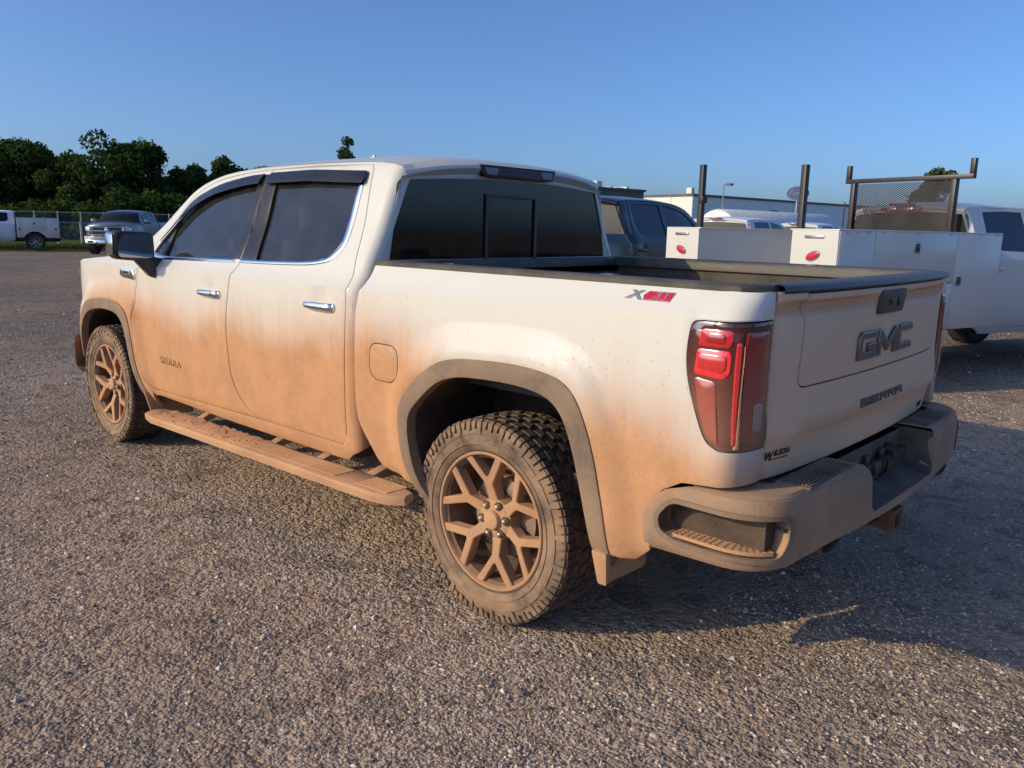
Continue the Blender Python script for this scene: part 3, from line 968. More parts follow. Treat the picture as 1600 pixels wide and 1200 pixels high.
M['bedliner'] = simple('spray_on_bedliner', (.030, .029, .028), .8, dust=.35, dustcol=(.24, .19, .14), bumpy=.8, scale=6)
M['railcap'] = simple('bed_rail_plastic', (.035, .034, .034), .5, dust=.45, dustcol=(.22, .18, .14), bumpy=.3)
M['board'] = muddy('running_board_muddy', truck, (.10, .095, .09), 1.0, .55, scale=3.5, bump=.7, lo=-.1, hi=.30, mud=(.56, .31, .165), mud2=(.43, .23, .12))
M['mud'] = muddy('dried_mud', truck, (.42, .22, .115), 1.0, .9, scale=14, bump=1.0, lo=0, hi=.3, mud=(.52, .28, .145), mud2=(.40, .21, .105))
M['seat'] = simple('dark_seat', (.020, .019, .019), .7)
M['seat_tan'] = simple('interior_grey', (.045, .043, .042), .75)
M['paper'] = simple('window_sticker_paper', (.80, .82, .76), .7, var=.05)
M['red'] = simple('red_enamel', (.55, .015, .04), .3, coat=.5)
M['silver'] = simple('silver_badge', (.62, .60, .57), .25, .8, dust=.15)
M['emblem'] = muddy('emblem_dusty', truck, (.10, .095, .095), .55, .35, .5, scale=18, mud=(.22, .15, .11), mud2=(.15, .10, .08), bump=.3)
M['letter_dark'] = simple('lettering_dusty_black', (.045, .038, .034), .5, dust=.4, dustcol=(.22, .15, .10))
M['decal'] = simple('decal_black', (.015, .014, .014), .5)
M['bumper_step'] = simple('bumper_step_pad', (.07, .062, .055), .75, dust=.9, dustcol=(.36, .245, .16), bumpy=.4)
M['steel'] = muddy('rusty_steel', truck, (.12, .075, .05), .6, .7, scale=10, mud=(.25, .14, .08), mud2=(.17, .09, .05))

P = truck_shell(truck, M, .035)
P['roof'].data.materials[0] = M['paint_clean']; P['lip'].data.materials[0] = M['paint_clean']
P['bed_r'] = mirror_y(P['bed'])
Wb = rear_wall(truck, M)
Wb['wall'].data.materials[0] = M['paint_clean']

# -- doors: trim, handles, pillars, visors, badges
belt_f = [(2.985, 1.349), (2.93, 1.338), (2.83, 1.328), (2.7, 1.326), (2.3, 1.334), (1.945, 1.3415)]
belt_f = spline(belt_f, 4)
ribbon('window_trim', belt_f, .020, fside, M['chrome'], P['fdoor'], .007)
belt_r = spline([(1.845, 1.343), (1.6, 1.347), (1.35, 1.354), (1.22, 1.362), (1.12, 1.378), (1.065, 1.408), (1.032, 1.46), (1.035, 1.55), (1.043, 1.65), (1.052, 1.745)], 5)
wr = np.interp(np.linspace(0, 1, len(belt_r)), [0, .4, .55, .7, 1], [.019, .020, .028, .040, .036])
ribbon('window_trim', [(1.884, 1.3425)] + belt_r, [.019] + list(wr), fside, M['chrome'], P['rdoor'], .007)
# black pillar covers
panel('pillar_cover', [(1.990, 1.797), (1.9165, 1.803), (1.9115, 1.56), (1.894, 1.352), (1.965, 1.352)], fside, M['gloss_black'], P['fdoor'], res=.05, roll=.003, depth=.02, off=.002)
panel('pillar_cover', [(1.9075, 1.803), (1.815, 1.800), (1.775, 1.56), (1.735, 1.355), (1.885, 1.352), (1.9025, 1.56)], fside, M['gloss_black'], P['rdoor'], res=.05, roll=.003, depth=.02, off=.002)
# divider behind the mirror
panel('window_divider', [(2.835, 1.525), (2.805, 1.545), (2.775, 1.33), (2.83, 1.33)], fside, M['dark'], P['fdoor'], res=.05, roll=.002, depth=.02, off=.001)
# rain visors stand off the glass
def fvis(ztop):
    def f(u, v):
        zt = np.interp(u, *ztop)
        d = np.clip((zt - v) / .07, 0, 1)
        return np.stack([np.asarray(u, float), S(u, v) + .010 + .020 * d ** .7, np.asarray(v, float)], -1)
    return f
vt = [(1.950, 1.808), (2.13, 1.798), (2.40, 1.760), (2.64, 1.698), (2.76, 1.632), (2.865, 1.510), (2.93, 1.425)]
vb = [(2.900, 1.425), (2.835, 1.480), (2.745, 1.575), (2.62, 1.640), (2.40, 1.702), (2.13, 1.742), (1.955, 1.755)]
vt = spline(vt, 4); vb = spline(vb, 4)
xs_, zs_ = zip(*sorted(vt))
panel('rain_visor', vt + vb, fvis((xs_, zs_)), M['visor'], P['fdoor'], res=.04, roll=.004, depth=.004)
rv = fillet([(1.885, 1.812), (1.5, 1.816), (1.022, 1.795), (1.018, 1.737), (1.5, 1.757), (1.898, 1.753)], [.006, .05, .02, .02, .05, .006])
panel('rain_visor', rv, fvis(([.9, 1.0, 1.5, 1.9], [1.792, 1.795, 1.815, 1.812])), M['visor'], P['rdoor'], res=.04, roll=.004, depth=.004)

def handle(x, z, parent):
    y = float(S(np.array(x), np.array(z + .0))) + .0
    h = empty('door_handle', parent=parent)
    pts = []
    L = .118
    for t in np.linspace(-1, 1, 15):
        w = .0185 * (1 - .35 * max(0, t) ** 2)         # narrower towards the front
        e = max(0, 1 - abs(t) ** 6)
        out = .012 + .024 * e ** .5
        row = []
        for a in np.linspace(0, 2 * PI, 12, endpoint=False):
            ca, sa = math.cos(a), math.sin(a)
            row.append((x + t * L, y + out + .010 * ca - .004, z + w * (abs(sa) ** .6) * (1 if sa > 0 else -1)))
        pts.append(row + [row[0]])
    mb = MB().grid(np.array(pts))
    k = 13
    mb.f.append(tuple(range(12))); mb.m.append(0)
    mb.f.append(tuple((len(pts) - 1) * k + i for i in range(12))); mb.m.append(0)
    mb.build('door_handle_grip', M['chrome'], h, angle=50)
    MB().box(x - .12, x - .085, y - .01, y + .024, z - .014, z + .014).build('door_handle_mount', M['chrome'], h, bevel=.004)
    MB().box(x + .085, x + .115, y - .01, y + .020, z - .012, z + .012).build('door_handle_mount', M['chrome'], h, bevel=.004)
    return h
for (x, z, d) in ((2.130, 1.160, P['fdoor']), (1.075, 1.174, P['rdoor'])):
    h = handle(x, z, truck)
    # handle is a piece of the door
    for ch in list(h.children): ch.parent = d
    bpy.data.objects.remove(h)
mb = MB(); yk = float(S(np.array(2.03), np.array(1.16)))
mb.lathe([(.001, .044), (.007, .044), (.008, .038)], 12, c=(2.045, yk - .002, 1.160)); mb.build('key_lock', M['dark'], P['fdoor'])

# door lettering under the mud
def side_text(name, body, x, z, size, parent, mat, depth=.003, **kw):
    y = float(S(np.array(x), np.array(z)))
    return text_mesh(name, body, size, depth, mat, parent, frame_m((x, y + .001, z), (-1, 0, 0), (0, 0, 1)), **kw)
side_text('door_lettering', 'SIERRA', 2.67, .705, .060, P['fdoor'], M['mud'], .0035, sx=1.35, spacing=1.15)

# -- mirror
mir = None
def blob_box(cx, cy, cz, rx, ry, rz, p=5, n=20, m=11):
    G = []
    for i in range(m):
        ph = -PI / 2 + PI * i / (m - 1)
        row = []
        for j in range(n + 1):
            th = 2 * PI * j / n
            f = lambda c: (abs(c) ** (2 / p)) * (1 if c >= 0 else -1)
            row.append((cx + rx * f(math.cos(ph)) * f(math.cos(th)), cy + ry * f(math.cos(ph)) * f(math.sin(th)), cz + rz * f(math.sin(ph))))
        G.append(row)
    return np.array(G)
G = blob_box(2.875, 1.112, 1.395, .085, .122, .087, 6)
# shell draws in towards the front and the lower outer corner is cut
G[..., 1] = np.where(G[..., 0] > 2.875, 1.122 + (G[..., 1] - 1.122) * (1 - .22 * (G[..., 0] - 2.875) / .085), G[..., 1])
G[..., 2] += .012 * (G[..., 1] - 1.122) / .132 * np.where(G[..., 2] < 1.395, 1.0, .4)
mir = MB().grid(G).build('door_mirror', M['dark'], truck, angle=60)
Gg = []
gp = fillet([(1.012, 1.324), (1.214, 1.332), (1.217, 1.462), (1.010, 1.470)], .022, 4)
mb = MB(); mb.prism(gp, lambda u, v, d: (2.7885 - d, u, v), 0, .004); mb.build('mirror_glass', simple('mirror_glass', (.30, .33, .37), .02, 1.0, var=.05), mir)
mb = MB()
mb.hexa([(2.85, 1.208, 1.335), (2.95, 1.200, 1.335), (2.945, 1.230, 1.345), (2.80, 1.241, 1.345), (2.85, 1.208, 1.478), (2.95, 1.200, 1.478), (2.945, 1.226, 1.470), (2.80, 1.238, 1.470)])
mb.build('mirror_cap', M['chrome'], mir, bevel=.012)
mb = MB()
mb.hexa([(2.79, .955, 1.21), (2.93, .955, 1.21), (2.91, 1.00, 1.205), (2.80, 1.02, 1.205), (2.79, .95, 1.325), (2.93, .95, 1.325), (2.93, 1.10, 1.330), (2.80, 1.13, 1.325)])
mb.build('mirror_arm', M['dark'], mir, bevel=.014, seg=3)
panel('side_marker', fillet([(4.235, 1.19), (4.325, 1.10), (4.345, 1.02), (4.30, 1.03), (4.245, 1.10)], .012), fside, M['lamp'], P['fender'], res=.05, roll=.004, depth=.02, off=.012)
panel('marker_amber', fillet([(4.25, 1.165), (4.315, 1.10), (4.29, 1.09), (4.255, 1.12)], .008), fside, simple('amber_lens', (.42, .10, .05), .15, coat=.8), P['fender'], res=.05, roll=.002, depth=.01, off=.016)
# fender vent badge
fb = panel('fender_badge', fillet([(3.105, 1.215), (3.105, 1.175), (3.29, 1.185), (3.33, 1.205), (3.31, 1.245), (3.14, 1.245)], .012), fside, M['chrome'], P['fender'], res=.05, roll=.004, depth=.01, off=.008)
panel('badge_plate', fillet([(3.16, 1.232), (3.16, 1.203), (3.27, 1.203), (3.27, 1.232)], .01), fside, M['silver'], P['fender'], res=.05, roll=.002, depth=.006, off=.013)
mb = MB()
zb = 1.2175; yb = float(S(np.array(3.2), np.array(zb)))
for i in range(5):
    mb.box(3.175 + i * .018, 3.186 + i * .018, yb + .01, yb + .016, zb - .008, zb + .008)
mb.build('badge_lettering', M['decal'], P['fender'])
for d in ('fdoor', 'rdoor'): mirror_y(P[d])
mirror_y(mir)
# roof aerial fin
mb = MB()
mb.add([(1.93, -.015, 1.905), (1.93, .015, 1.905), (2.10, .003, 1.905), (2.10, -.003, 1.905), (1.945, -.006, 1.965), (1.945, .006, 1.965)], [(0, 1, 2, 3), (0, 4, 5, 1), (1, 5, 2), (0, 3, 4), (4, 3, 2, 5)])
af = mb.build('roof_aerial', M['paint_clean'], truck, bevel=.004)

# -- rear window: sliding pane and frame
f = Wb['f']
sl = Wb['glass']
q = [(.205, 1.70), (.205, 1.385), (-.160, 1.385), (-.160, 1.70)]
ribbon('slider_frame', [(.205, 1.38), (.205, 1.70), (-.160, 1.70), (-.160, 1.38)], .022, f, M['dark'], sl, .004)
ribbon('slider_rail', [(.79, 1.386), (0, 1.386), (-.79, 1.386)], .012, f, M['silver'], sl, .005)
# high brake lamp under the roof lip
mb = MB()
def chm(u, v, d): return (.768 - .035 * (1 - abs(u) / .3) * 0 + .0 - d - (1.845 - v) * .12, u, v)
lampq = fillet([(.285, 1.846), (.262, 1.792), (.20, 1.786), (-.20, 1.786), (-.262, 1.792), (-.285, 1.846)], .01, 3)
mb.prism(lampq, chm, -.05, .012)
ch = mb.build('high_brake_light', simple('brake_lamp_dark', (.035, .007, .010), .3, coat=.15, spec=.3), truck, bevel=.004)
for s in (1, -1):
    mb = MB()
    mb.prism(fillet([(s * .255, 1.834), (s * .240, 1.802), (s * .175, 1.798), (s * .155, 1.834)], .006, 2), chm, .008, .015)
    mb.build('cargo_lamp', simple('cargo_lamp_lens', (.16, .17, .20), .3, coat=.2), ch)

# -- tail light details
def tlp(name, poly, mat, off=.006, parent=None):
    return panel(name, fillet(poly, .010, 3), fbed, mat, parent or P['tl'], res=.03, roll=.004, depth=.006, off=off, edge=.012)
tlp('lens_field', [(-.882, 1.262), (-.876, 1.18), (-.892, 1.09), (-.93, .985), (-.958, .935), (-.99, .922), (-1.056, .922), (-1.056, 1.262)], M['tl_field'], .003)
tlp('upper_lamp', [(-.905, 1.266), (-.897, 1.215), (-1.005, 1.215), (-1.018, 1.245), (-1.012, 1.266)], M['tl_red'])
tlp('upper_lamp_insert', [(-.925, 1.256), (-.920, 1.226), (-.985, 1.226), (-.985, 1.256)], M['tl_dim'], .009)
tlp('brake_lamp', [(-.896, 1.206), (-.890, 1.130), (-.985, 1.122), (-1.012, 1.140), (-1.014, 1.190), (-1.004, 1.206)], M['tl_bright'])
tlp('brake_lamp_insert', [(-.902, 1.192), (-.900, 1.148), (-.978, 1.140), (-.994, 1.152), (-.994, 1.186), (-.986, 1.192)], M['tl_red'], .009)
tlp('lower_lamp', [(-.892, 1.120), (-.915, 1.02), (-.945, .945), (-.985, .925), (-.972, 1.02), (-.960, 1.112)], M['tl_dim'])
tlp('light_guide', [(-1.030, 1.232), (-1.028, 1.15), (-1.032, 1.00), (-1.038, .925), (-1.052, .925), (-1.050, 1.05), (-1.052, 1.232)], M['tl_bright'], .008)
tlp('rear_lens', [(-1.068, 1.262), (-1.068, .935), (-1.160, .935), (-1.165, 1.262)], M['tl_dim'], .006)
tlp('reverse_lamp', [(-1.118, 1.048), (-1.118, .965), (-1.152, .965), (-1.154, 1.048)], M['tl_clear'], .010)
# mud caught in the corner of the lamp
zz_ = np.linspace(1.222, .915, 60)
ribbon('caught_mud', [(-1.0605 + .003 * math.sin(z * 25) * .3 + random.uniform(-.0008, .0008), z) for z in zz_], [.003 + .024 * ((1.23 - z) / .31) ** 1.8 * random.uniform(.75, 1.15) for z in zz_], fbed, M['mud'], P['tl'], .009)
mirror_y(P['tl'])

# -- badge on the bed side
b31 = empty('trim_badge')
bx, bz = -.690, 1.343
def fb_(u, v): return fside(u, v)
x31 = []
yb = float(S(np.array(bx), np.array(bz)))
ex = Vector((-1, 0, 0)); eyv = Vector(fside(np.array([bx]), np.array([bz + .02]))[0] - fside(np.array([bx]), np.array([bz - .02]))[0]).normalized()
org = (bx, yb + .002, bz)
Mx = frame_m(org, ex, eyv) @ Matrix.Scale(.74, 4)
def flat(name, poly, mat, d0, d1, Mx, parent):
    mb = MB(); mb.prism(poly, lambda u, v, d: tuple(Mx @ Vector((u, v, d))), d0, d1)
    return mb.build(name, mat, parent, smooth=False)
plate = flat('trim_badge', [(-.012, .026), (.118, .026), (.108, -.026), (-.022, -.026), (-.032, 0)], M['silver'], 0, .003, Mx, truck)
bpy.data.objects.remove(b31)
flat('badge_red', [(-.008, .022), (.113, .022), (.1045, -.022), (-.018, -.022), (-.027, 0)], M['red'], .003, .005, Mx, plate)
flat('badge_stroke', [(-.098, .026), (-.078, .026), (-.030, -.026), (-.050, -.026)], M['silver'], 0, .0045, Mx, plate)
flat('badge_stroke', [(-.120, -.022), (-.095, -.022), (-.032, .026), (-.050, .026)], M['silver'], .0005, .005, Mx, plate)
text_mesh('badge_lettering', '31', .046, .001, M['silver'], plate, Mx @ Matrix.Translation((.060, .003, .0056)), sx=1.9, shear=.1, spacing=.95)
text_mesh('badge_lettering', 'OFF ROAD', .010, .0006, M['silver'], plate, Mx @ Matrix.Translation((.045, -.018, .0056)), sx=1.5)

# -- bed: liner, rails
mb = MB()
zf = .90
xi0, xi1, yi = -.985, .70, .79
mb.add([(xi1, yi, zf), (xi1, -yi, zf), (xi0, -yi, zf), (xi0, yi, zf)], [(0, 1, 2, 3)])
for s in (1, -1):
    mb.add([(xi1, s * yi, zf), (xi0, s * yi, zf), (xi0, s * (yi + .03), 1.34), (xi1, s * (yi + .03), 1.34)], [(0, 1, 2, 3)])
    mb.box(-.36, .36, min(s * yi, s * .56), max(s * yi, s * .56), zf, 1.12)
mb.add([(xi1, yi, zf), (xi1, -yi, zf), (xi1, -yi - .03, 1.345), (xi1, yi + .03, 1.345)], [(0, 1, 2, 3)])
mb.build('bed_liner', M['bedliner'], truck, recalc=False, angle=30)
for i in range(11):
    y = -.50 + i * .10
    MB().box(xi0 + .02, xi1 - .02, y - .03, y + .03, zf + .002, zf + .014).build('bed_floor_rib', M['bedliner'], truck)
# rail caps: moulded strips, swept along the top of the sides
for s in (1, -1):
    mb = MB(); A = []
    for x in np.linspace(.752, -1.045, 30):
        yo = float(S(np.array(max(x, -.955)), np.array(1.375)))
        if x < -.95: yo = yo - .085 * ((-.95 - x) / .095) ** 2.2
        zt = 1.3785
        prof = [(yo - .012, zt - .012), (yo + .003, zt - .004), (yo + .004, zt + .010), (yo - .004, zt + .017), (yo - .06, zt + .018), (yo - .118, zt + .014), (yo - .128, zt + .002), (yo - .130, zt - .036), (yo - .120, zt - .040)]
        A.append([(x, s * a, b) for a, b in prof])
    mb.grid(np.array(A))
    k = len(A[0]); mb.f.append(tuple(range(k))); mb.m.append(0); mb.f.append(tuple((len(A) - 1) * k + i for i in range(k))); mb.m.append(0)
    rc = mb.build('bed_rail_cap', M['railcap'], truck, angle=40)
    for x in (.35, -.45):
        yo = float(S(np.array(x), np.array(1.375)))
        MB().box(x - .03, x + .03, s * (yo - .085) - .02, s * (yo - .085) + .02, 1.388, 1.3985).build('stake_pocket_plug', M['dark'], rc, bevel=.004)
MB().box(.70, .748, -.84, .84, 1.30, 1.392).build('bed_front_rail', M['railcap'], truck, bevel=.012)

# -- tailgate
_tgo = pchip([.76, .80, .885, .905, .93, .97, 1.05, 1.10, 1.27, 1.33, 1.355, 1.40], [.030, .022, .006, -.004, -.014, -.012, -.004, -.002, -.003, -.006, -.014, -.012])
def ftg(u, v):
    u = np.asarray(u, float); v = np.asarray(v, float)
    o = _tgo(v)
    # the handle stands in a raised field in the middle of the recessed band
    hf = 1 / (1 + np.exp((np.abs(u) - .22) * 60)); wgt = 1 / (1 + np.exp((np.abs(u) - .78) * 70))
    ss = lambda a, b: (lambda t: t * t * (3 - 2 * t))(np.clip((v - a) / (b - a), 0, 1))
    o = o + .020 * ss(1.285, 1.318) * (1 - ss(1.332, 1.350)) * (1 - hf) * wgt
    x = -1.052 - .048 * np.clip(1 - (u / .84) ** 2, 0, 1) ** .7 + o
    x = x + .012 * np.clip((np.abs(u) - .74) / .1, 0, 1) ** 2
    return np.stack([x, u, v], -1)
gate_in = fillet([(.690, 1.374), (.672, 1.24), (.690, 1.072), (-.690, 1.072), (-.672, 1.24), (-.690, 1.374)], [.005, .05, .045, .045, .05, .005])
gq = resample(gate_in, .02); gq = gq if area(gq) > 0 else gq[::-1]
gg = inset(gq, -.006)
k0 = [p for p in gg if p[1] < 1.362]
k0 = sorted(k0, key=lambda p: math.atan2(p[1] - 1.38, -p[0]))      # from the left edge down and across to the right
k0 = [tuple(p) for p in k0]
if k0[0][0] < k0[-1][0]: k0 = k0[::-1]
tg_out = [(-.836, 1.3755), (-.838, .800), (-.825, .785), (.825, .785), (.838, .800), (.836, 1.3755), (k0[0][0], 1.3755)] + k0 + [(k0[-1][0], 1.3755)]
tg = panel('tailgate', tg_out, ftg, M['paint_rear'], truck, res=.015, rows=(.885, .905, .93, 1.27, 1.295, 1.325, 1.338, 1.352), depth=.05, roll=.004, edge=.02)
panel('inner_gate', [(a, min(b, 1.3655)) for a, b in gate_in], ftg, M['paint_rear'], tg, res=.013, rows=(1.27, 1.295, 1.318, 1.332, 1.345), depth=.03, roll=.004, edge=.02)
MB().box(-1.03, -.985, -.83, .83, .80, 1.36).build('tailgate_inner_panel', M['bedliner'], tg)
mb = MB(); A = []
for y in np.linspace(-.835, .835, 24):
    x = -1.052 - .048 * max(0, 1 - (y / .84) ** 2) ** .7
    prof = [(x - .016, 1.370), (x - .022, 1.378), (x - .018, 1.391), (x - .005, 1.396), (-1.0, 1.395), (-.985, 1.390), (-.982, 1.35)]
    A.append([(a, y, b) for a, b in prof])
mb.grid(np.array(A)).build('tailgate_cap', simple('tailgate_cap_black', (.020, .020, .022), .4, dust=.2), tg, angle=40)
# handle with camera
def gatem(y, z): 
    p0 = ftg(np.array([y]), np.array([z]))[0]
    a_ = ftg(np.array([y - .05, y + .05]), np.array([z, z]))
    b_ = ftg(np.array([y, y]), np.array([z - .012, z + .012]))
    return frame_m((p0[0], p0[1], p0[2]), tuple(a_[0] - a_[1]), tuple(b_[1] - b_[0]))
Mh = gatem(0, 1.312)
hq = fillet([(-.125, .042), (.135, .042), (.115, -.042), (-.135, -.042)], .014, 4)
def flatb(name, poly, mat, d0, d1, Mx, parent, bev=.004):
    mb = MB(); mb.prism(poly, lambda u, v, d: tuple(Mx @ Vector((u, v, d))), d0, d1)
    return mb.build(name, mat, parent, bevel=bev)
th = flatb('tailgate_handle', hq, simple('handle_black_plastic', (.028, .026, .026), .5, dust=.3), -.03, .014, Mh, tg)
MB().lathe([(.001, .0), (.012, .0), (.014, -.006), (.014, -.02)], 14, axis='x', c=(Mh.translation.x - .017, -.03, 1.297)).build('reversing_camera', M['gloss_black'], th) if False else None
flatb('handle_button', fillet([(-.05, .012), (.02, .012), (.02, -.016), (-.05, -.016)], .006), M['gloss_black'], .012, .017, Mh, tg, .002)
flatb('reversing_camera', fillet([(.035, .012), (.075, .012), (.075, -.018), (.035, -.018)], .01), M['decal'], .012, .018, Mh, tg, .002)
# big block letters
def letters(word, h, w, gap, st):
    """block capitals as 2d polygons"""
    out = []; x = 0
    for c in word:
        if c == 'G': ps = [[(0, 0), (w, 0), (w, h * .56), (w * .50, h * .56), (w * .50, h * .56 - st), (w - st, h * .56 - st), (w - st, st), (st, st), (st, h - st), (w, h - st), (w, h), (st * .6, h), (0, h - st * .6)]]
        elif c == 'M':
            W = w * 1.18
            ps = [[(0, 0), (st, 0), (st, h * .62), (W / 2, h * .12), (W - st, h * .62), (W - st, 0), (W, 0), (W, h), (W - st * .9, h), (W / 2, h * .45), (st * .9, h), (0, h)]]
        elif c == 'C': ps = [[(0, 0), (w, 0), (w, st), (st, st), (st, h - st), (w, h - st), (w, h), (st * .6, h), (0, h - st * .6)]]
        elif c == 'S': ps = [[(0, 0), (w, 0), (w, h * .5 + st / 2), (st, h * .5 + st / 2), (st, h - st), (w, h - st), (w, h), (0, h), (0, h * .5 - st / 2), (w - st, h * .5 - st / 2), (w - st, st), (0, st)]]
        elif c == 'I': ps = [[(0, 0), (st, 0), (st, h), (0, h)]]
        elif c == 'E': ps = [[(0, 0), (w, 0), (w, st), (st, st), (st, h * .5 - st / 2), (w * .9, h * .5 - st / 2), (w * .9, h * .5 + st / 2), (st, h * .5 + st / 2), (st, h - st), (w, h - st), (w, h), (0, h)]]
        elif c == 'R': ps = [[(0, 0), (st, 0), (st, h * .36), (w * .5, h * .36), (w - st * 1.2, 0), (w, 0), (w * .78, h * .38), (w, h * .5), (w, h), (0, h), (0, 0.001)]]
        elif c == 'A': ps = [[(0, 0), (st, 0), (st, h * .3), (w - st, h * .3), (w - st, 0), (w, 0), (w, h), (0, h)]]
        out += [[(a + x, b) for a, b in p] for p in ps]
        x += (st if c == 'I' else w * 1.18 if c == 'M' else w) + gap
    tot = x - gap
    return [[(a - tot / 2, b - h / 2) for a, b in p] for p in out]
emb = simple('emblem_rim', (.22, .21, .21), .25, .7, dust=.4, dustcol=(.2, .14, .1))
for i, pl in enumerate(letters('GMC', .098, .165, .014, .026)):
    cx = sum(a for a, b in pl) / len(pl)
    Mg = gatem(-cx, 1.165)
    Mg = Mg @ Matrix.Translation((-cx, 0, 0))
    e = flatb('emblem_letter', pl, emb, -.012, .012, Mg, tg, .0015)
    q = resample(pl, .02); q = q if area(q) > 0 else q[::-1]
    # darker face inside the bright rim
    mb = MB()
    qi = np.array([pl[k] for k in range(len(pl))]); qi = qi if area(qi) > 0 else qi[::-1]
    qi = inset(qi, .0055)
    mb.prism([tuple(p) for p in qi], lambda u, v, d: tuple(Mg @ Vector((u, v, d))), .006, .0125)
    mb.build('emblem_face', M['emblem'], tg, smooth=False)
for pl in letters('SIERRA', .030, .074, .012, .008):
    cx = sum(a for a, b in pl) / len(pl)
    Mg = gatem(-cx, .957) @ Matrix.Translation((-cx, 0, 0))
    flatb('nameplate_letter', pl, M['letter_dark'], -.012, .004, Mg, tg, .0008)
text_mesh('trim_lettering', 'SLT', .032, .002, M['letter_dark'], tg, gatem(-.655, .822) @ Matrix.Translation((0, 0, .002)), sx=1.4)
text_mesh('dealer_decal', 'W', .042, .0006, M['decal'], tg, gatem(.752, .866) @ Matrix.Translation((-.047, -.003, .0016)), sx=.95, offset=.0008)
text_mesh('dealer_decal', 'ILSON', .030, .0006, M['decal'], tg, gatem(.752, .868) @ Matrix.Translation((.022, 0.002, .0016)), sx=1.0, offset=.0006)
flat('decal_line', [(-.040, -.0165), (.060, -.0165), (.060, -.0195), (-.040, -.0195)], M['decal'], .001, .002, gatem(.752, .868), tg)

# -- rear bumper: skin wraps round the corners
XB = -1.182
def fbump(u, v):
    """u: signed distance from the middle of the rear face along the bumper; left positive"""
    u = np.asarray(u, float); v = np.asarray(v, float)
    a = np.abs(u); sg = np.where(u >= 0, 1., -1.)
    Ls = .80; Lc = .26
    th = np.clip((a - Ls) / Lc, 0, 1) * PI / 2
    tuck = .05 * np.clip((.60 - v) / .10, 0, 1) ** 2 + .020 * np.clip((v - .735) / .04, 0, 1) ** 2
    p = 2.25
    cx = np.cos(th) ** (2 / p); sy = np.sin(th) ** (2 / p)
    xr = XB - .055 * np.clip(1 - (a / .8) ** 2, 0, 1) + tuck
    ye = 1.002 - tuck
    x = np.where(a < Ls, xr, np.where(a < Ls + Lc, XB + .20 + (-.20 + tuck) * cx, XB + .20 + (a - Ls - Lc)))
    y = np.where(a < Ls, a, np.where(a < Ls + Lc, .80 + (ye - .80) * sy, ye))
    return np.stack([x, y * sg, v], -1)
UE = .80 + .26 + .245
nt = [(.365, .772), (.335, .630), (.31, .610), (-.31, .610), (-.335, .630), (-.365, .772)]
left = [(UE, .53), (UE + .005, .64), (UE - .02, .70), (UE - .075, .748), (UE - .15, .772)]
out = left + nt + [(-a, b) for a, b in left[::-1]] + [(-.95, .545), (-.6, .575), (0, .575), (.6, .575), (.95, .545)]
pocket = fillet([(UE - .055, .655), (UE - .10, .712), (.86, .712), (.86, .640), (.885, .592), (UE - .12, .592), (UE - .065, .612)], [.02, .03, .04, .03, .02, .02, .02], 5)
pocket_r = [(-a, b) for a, b in pocket]
bmp = panel('rear_bumper', out, fbump, M['chrome_muddy'], truck, holes=[pocket, pocket_r], res=.035, depth=.05, roll=.006, sign=-1, edge=.02)
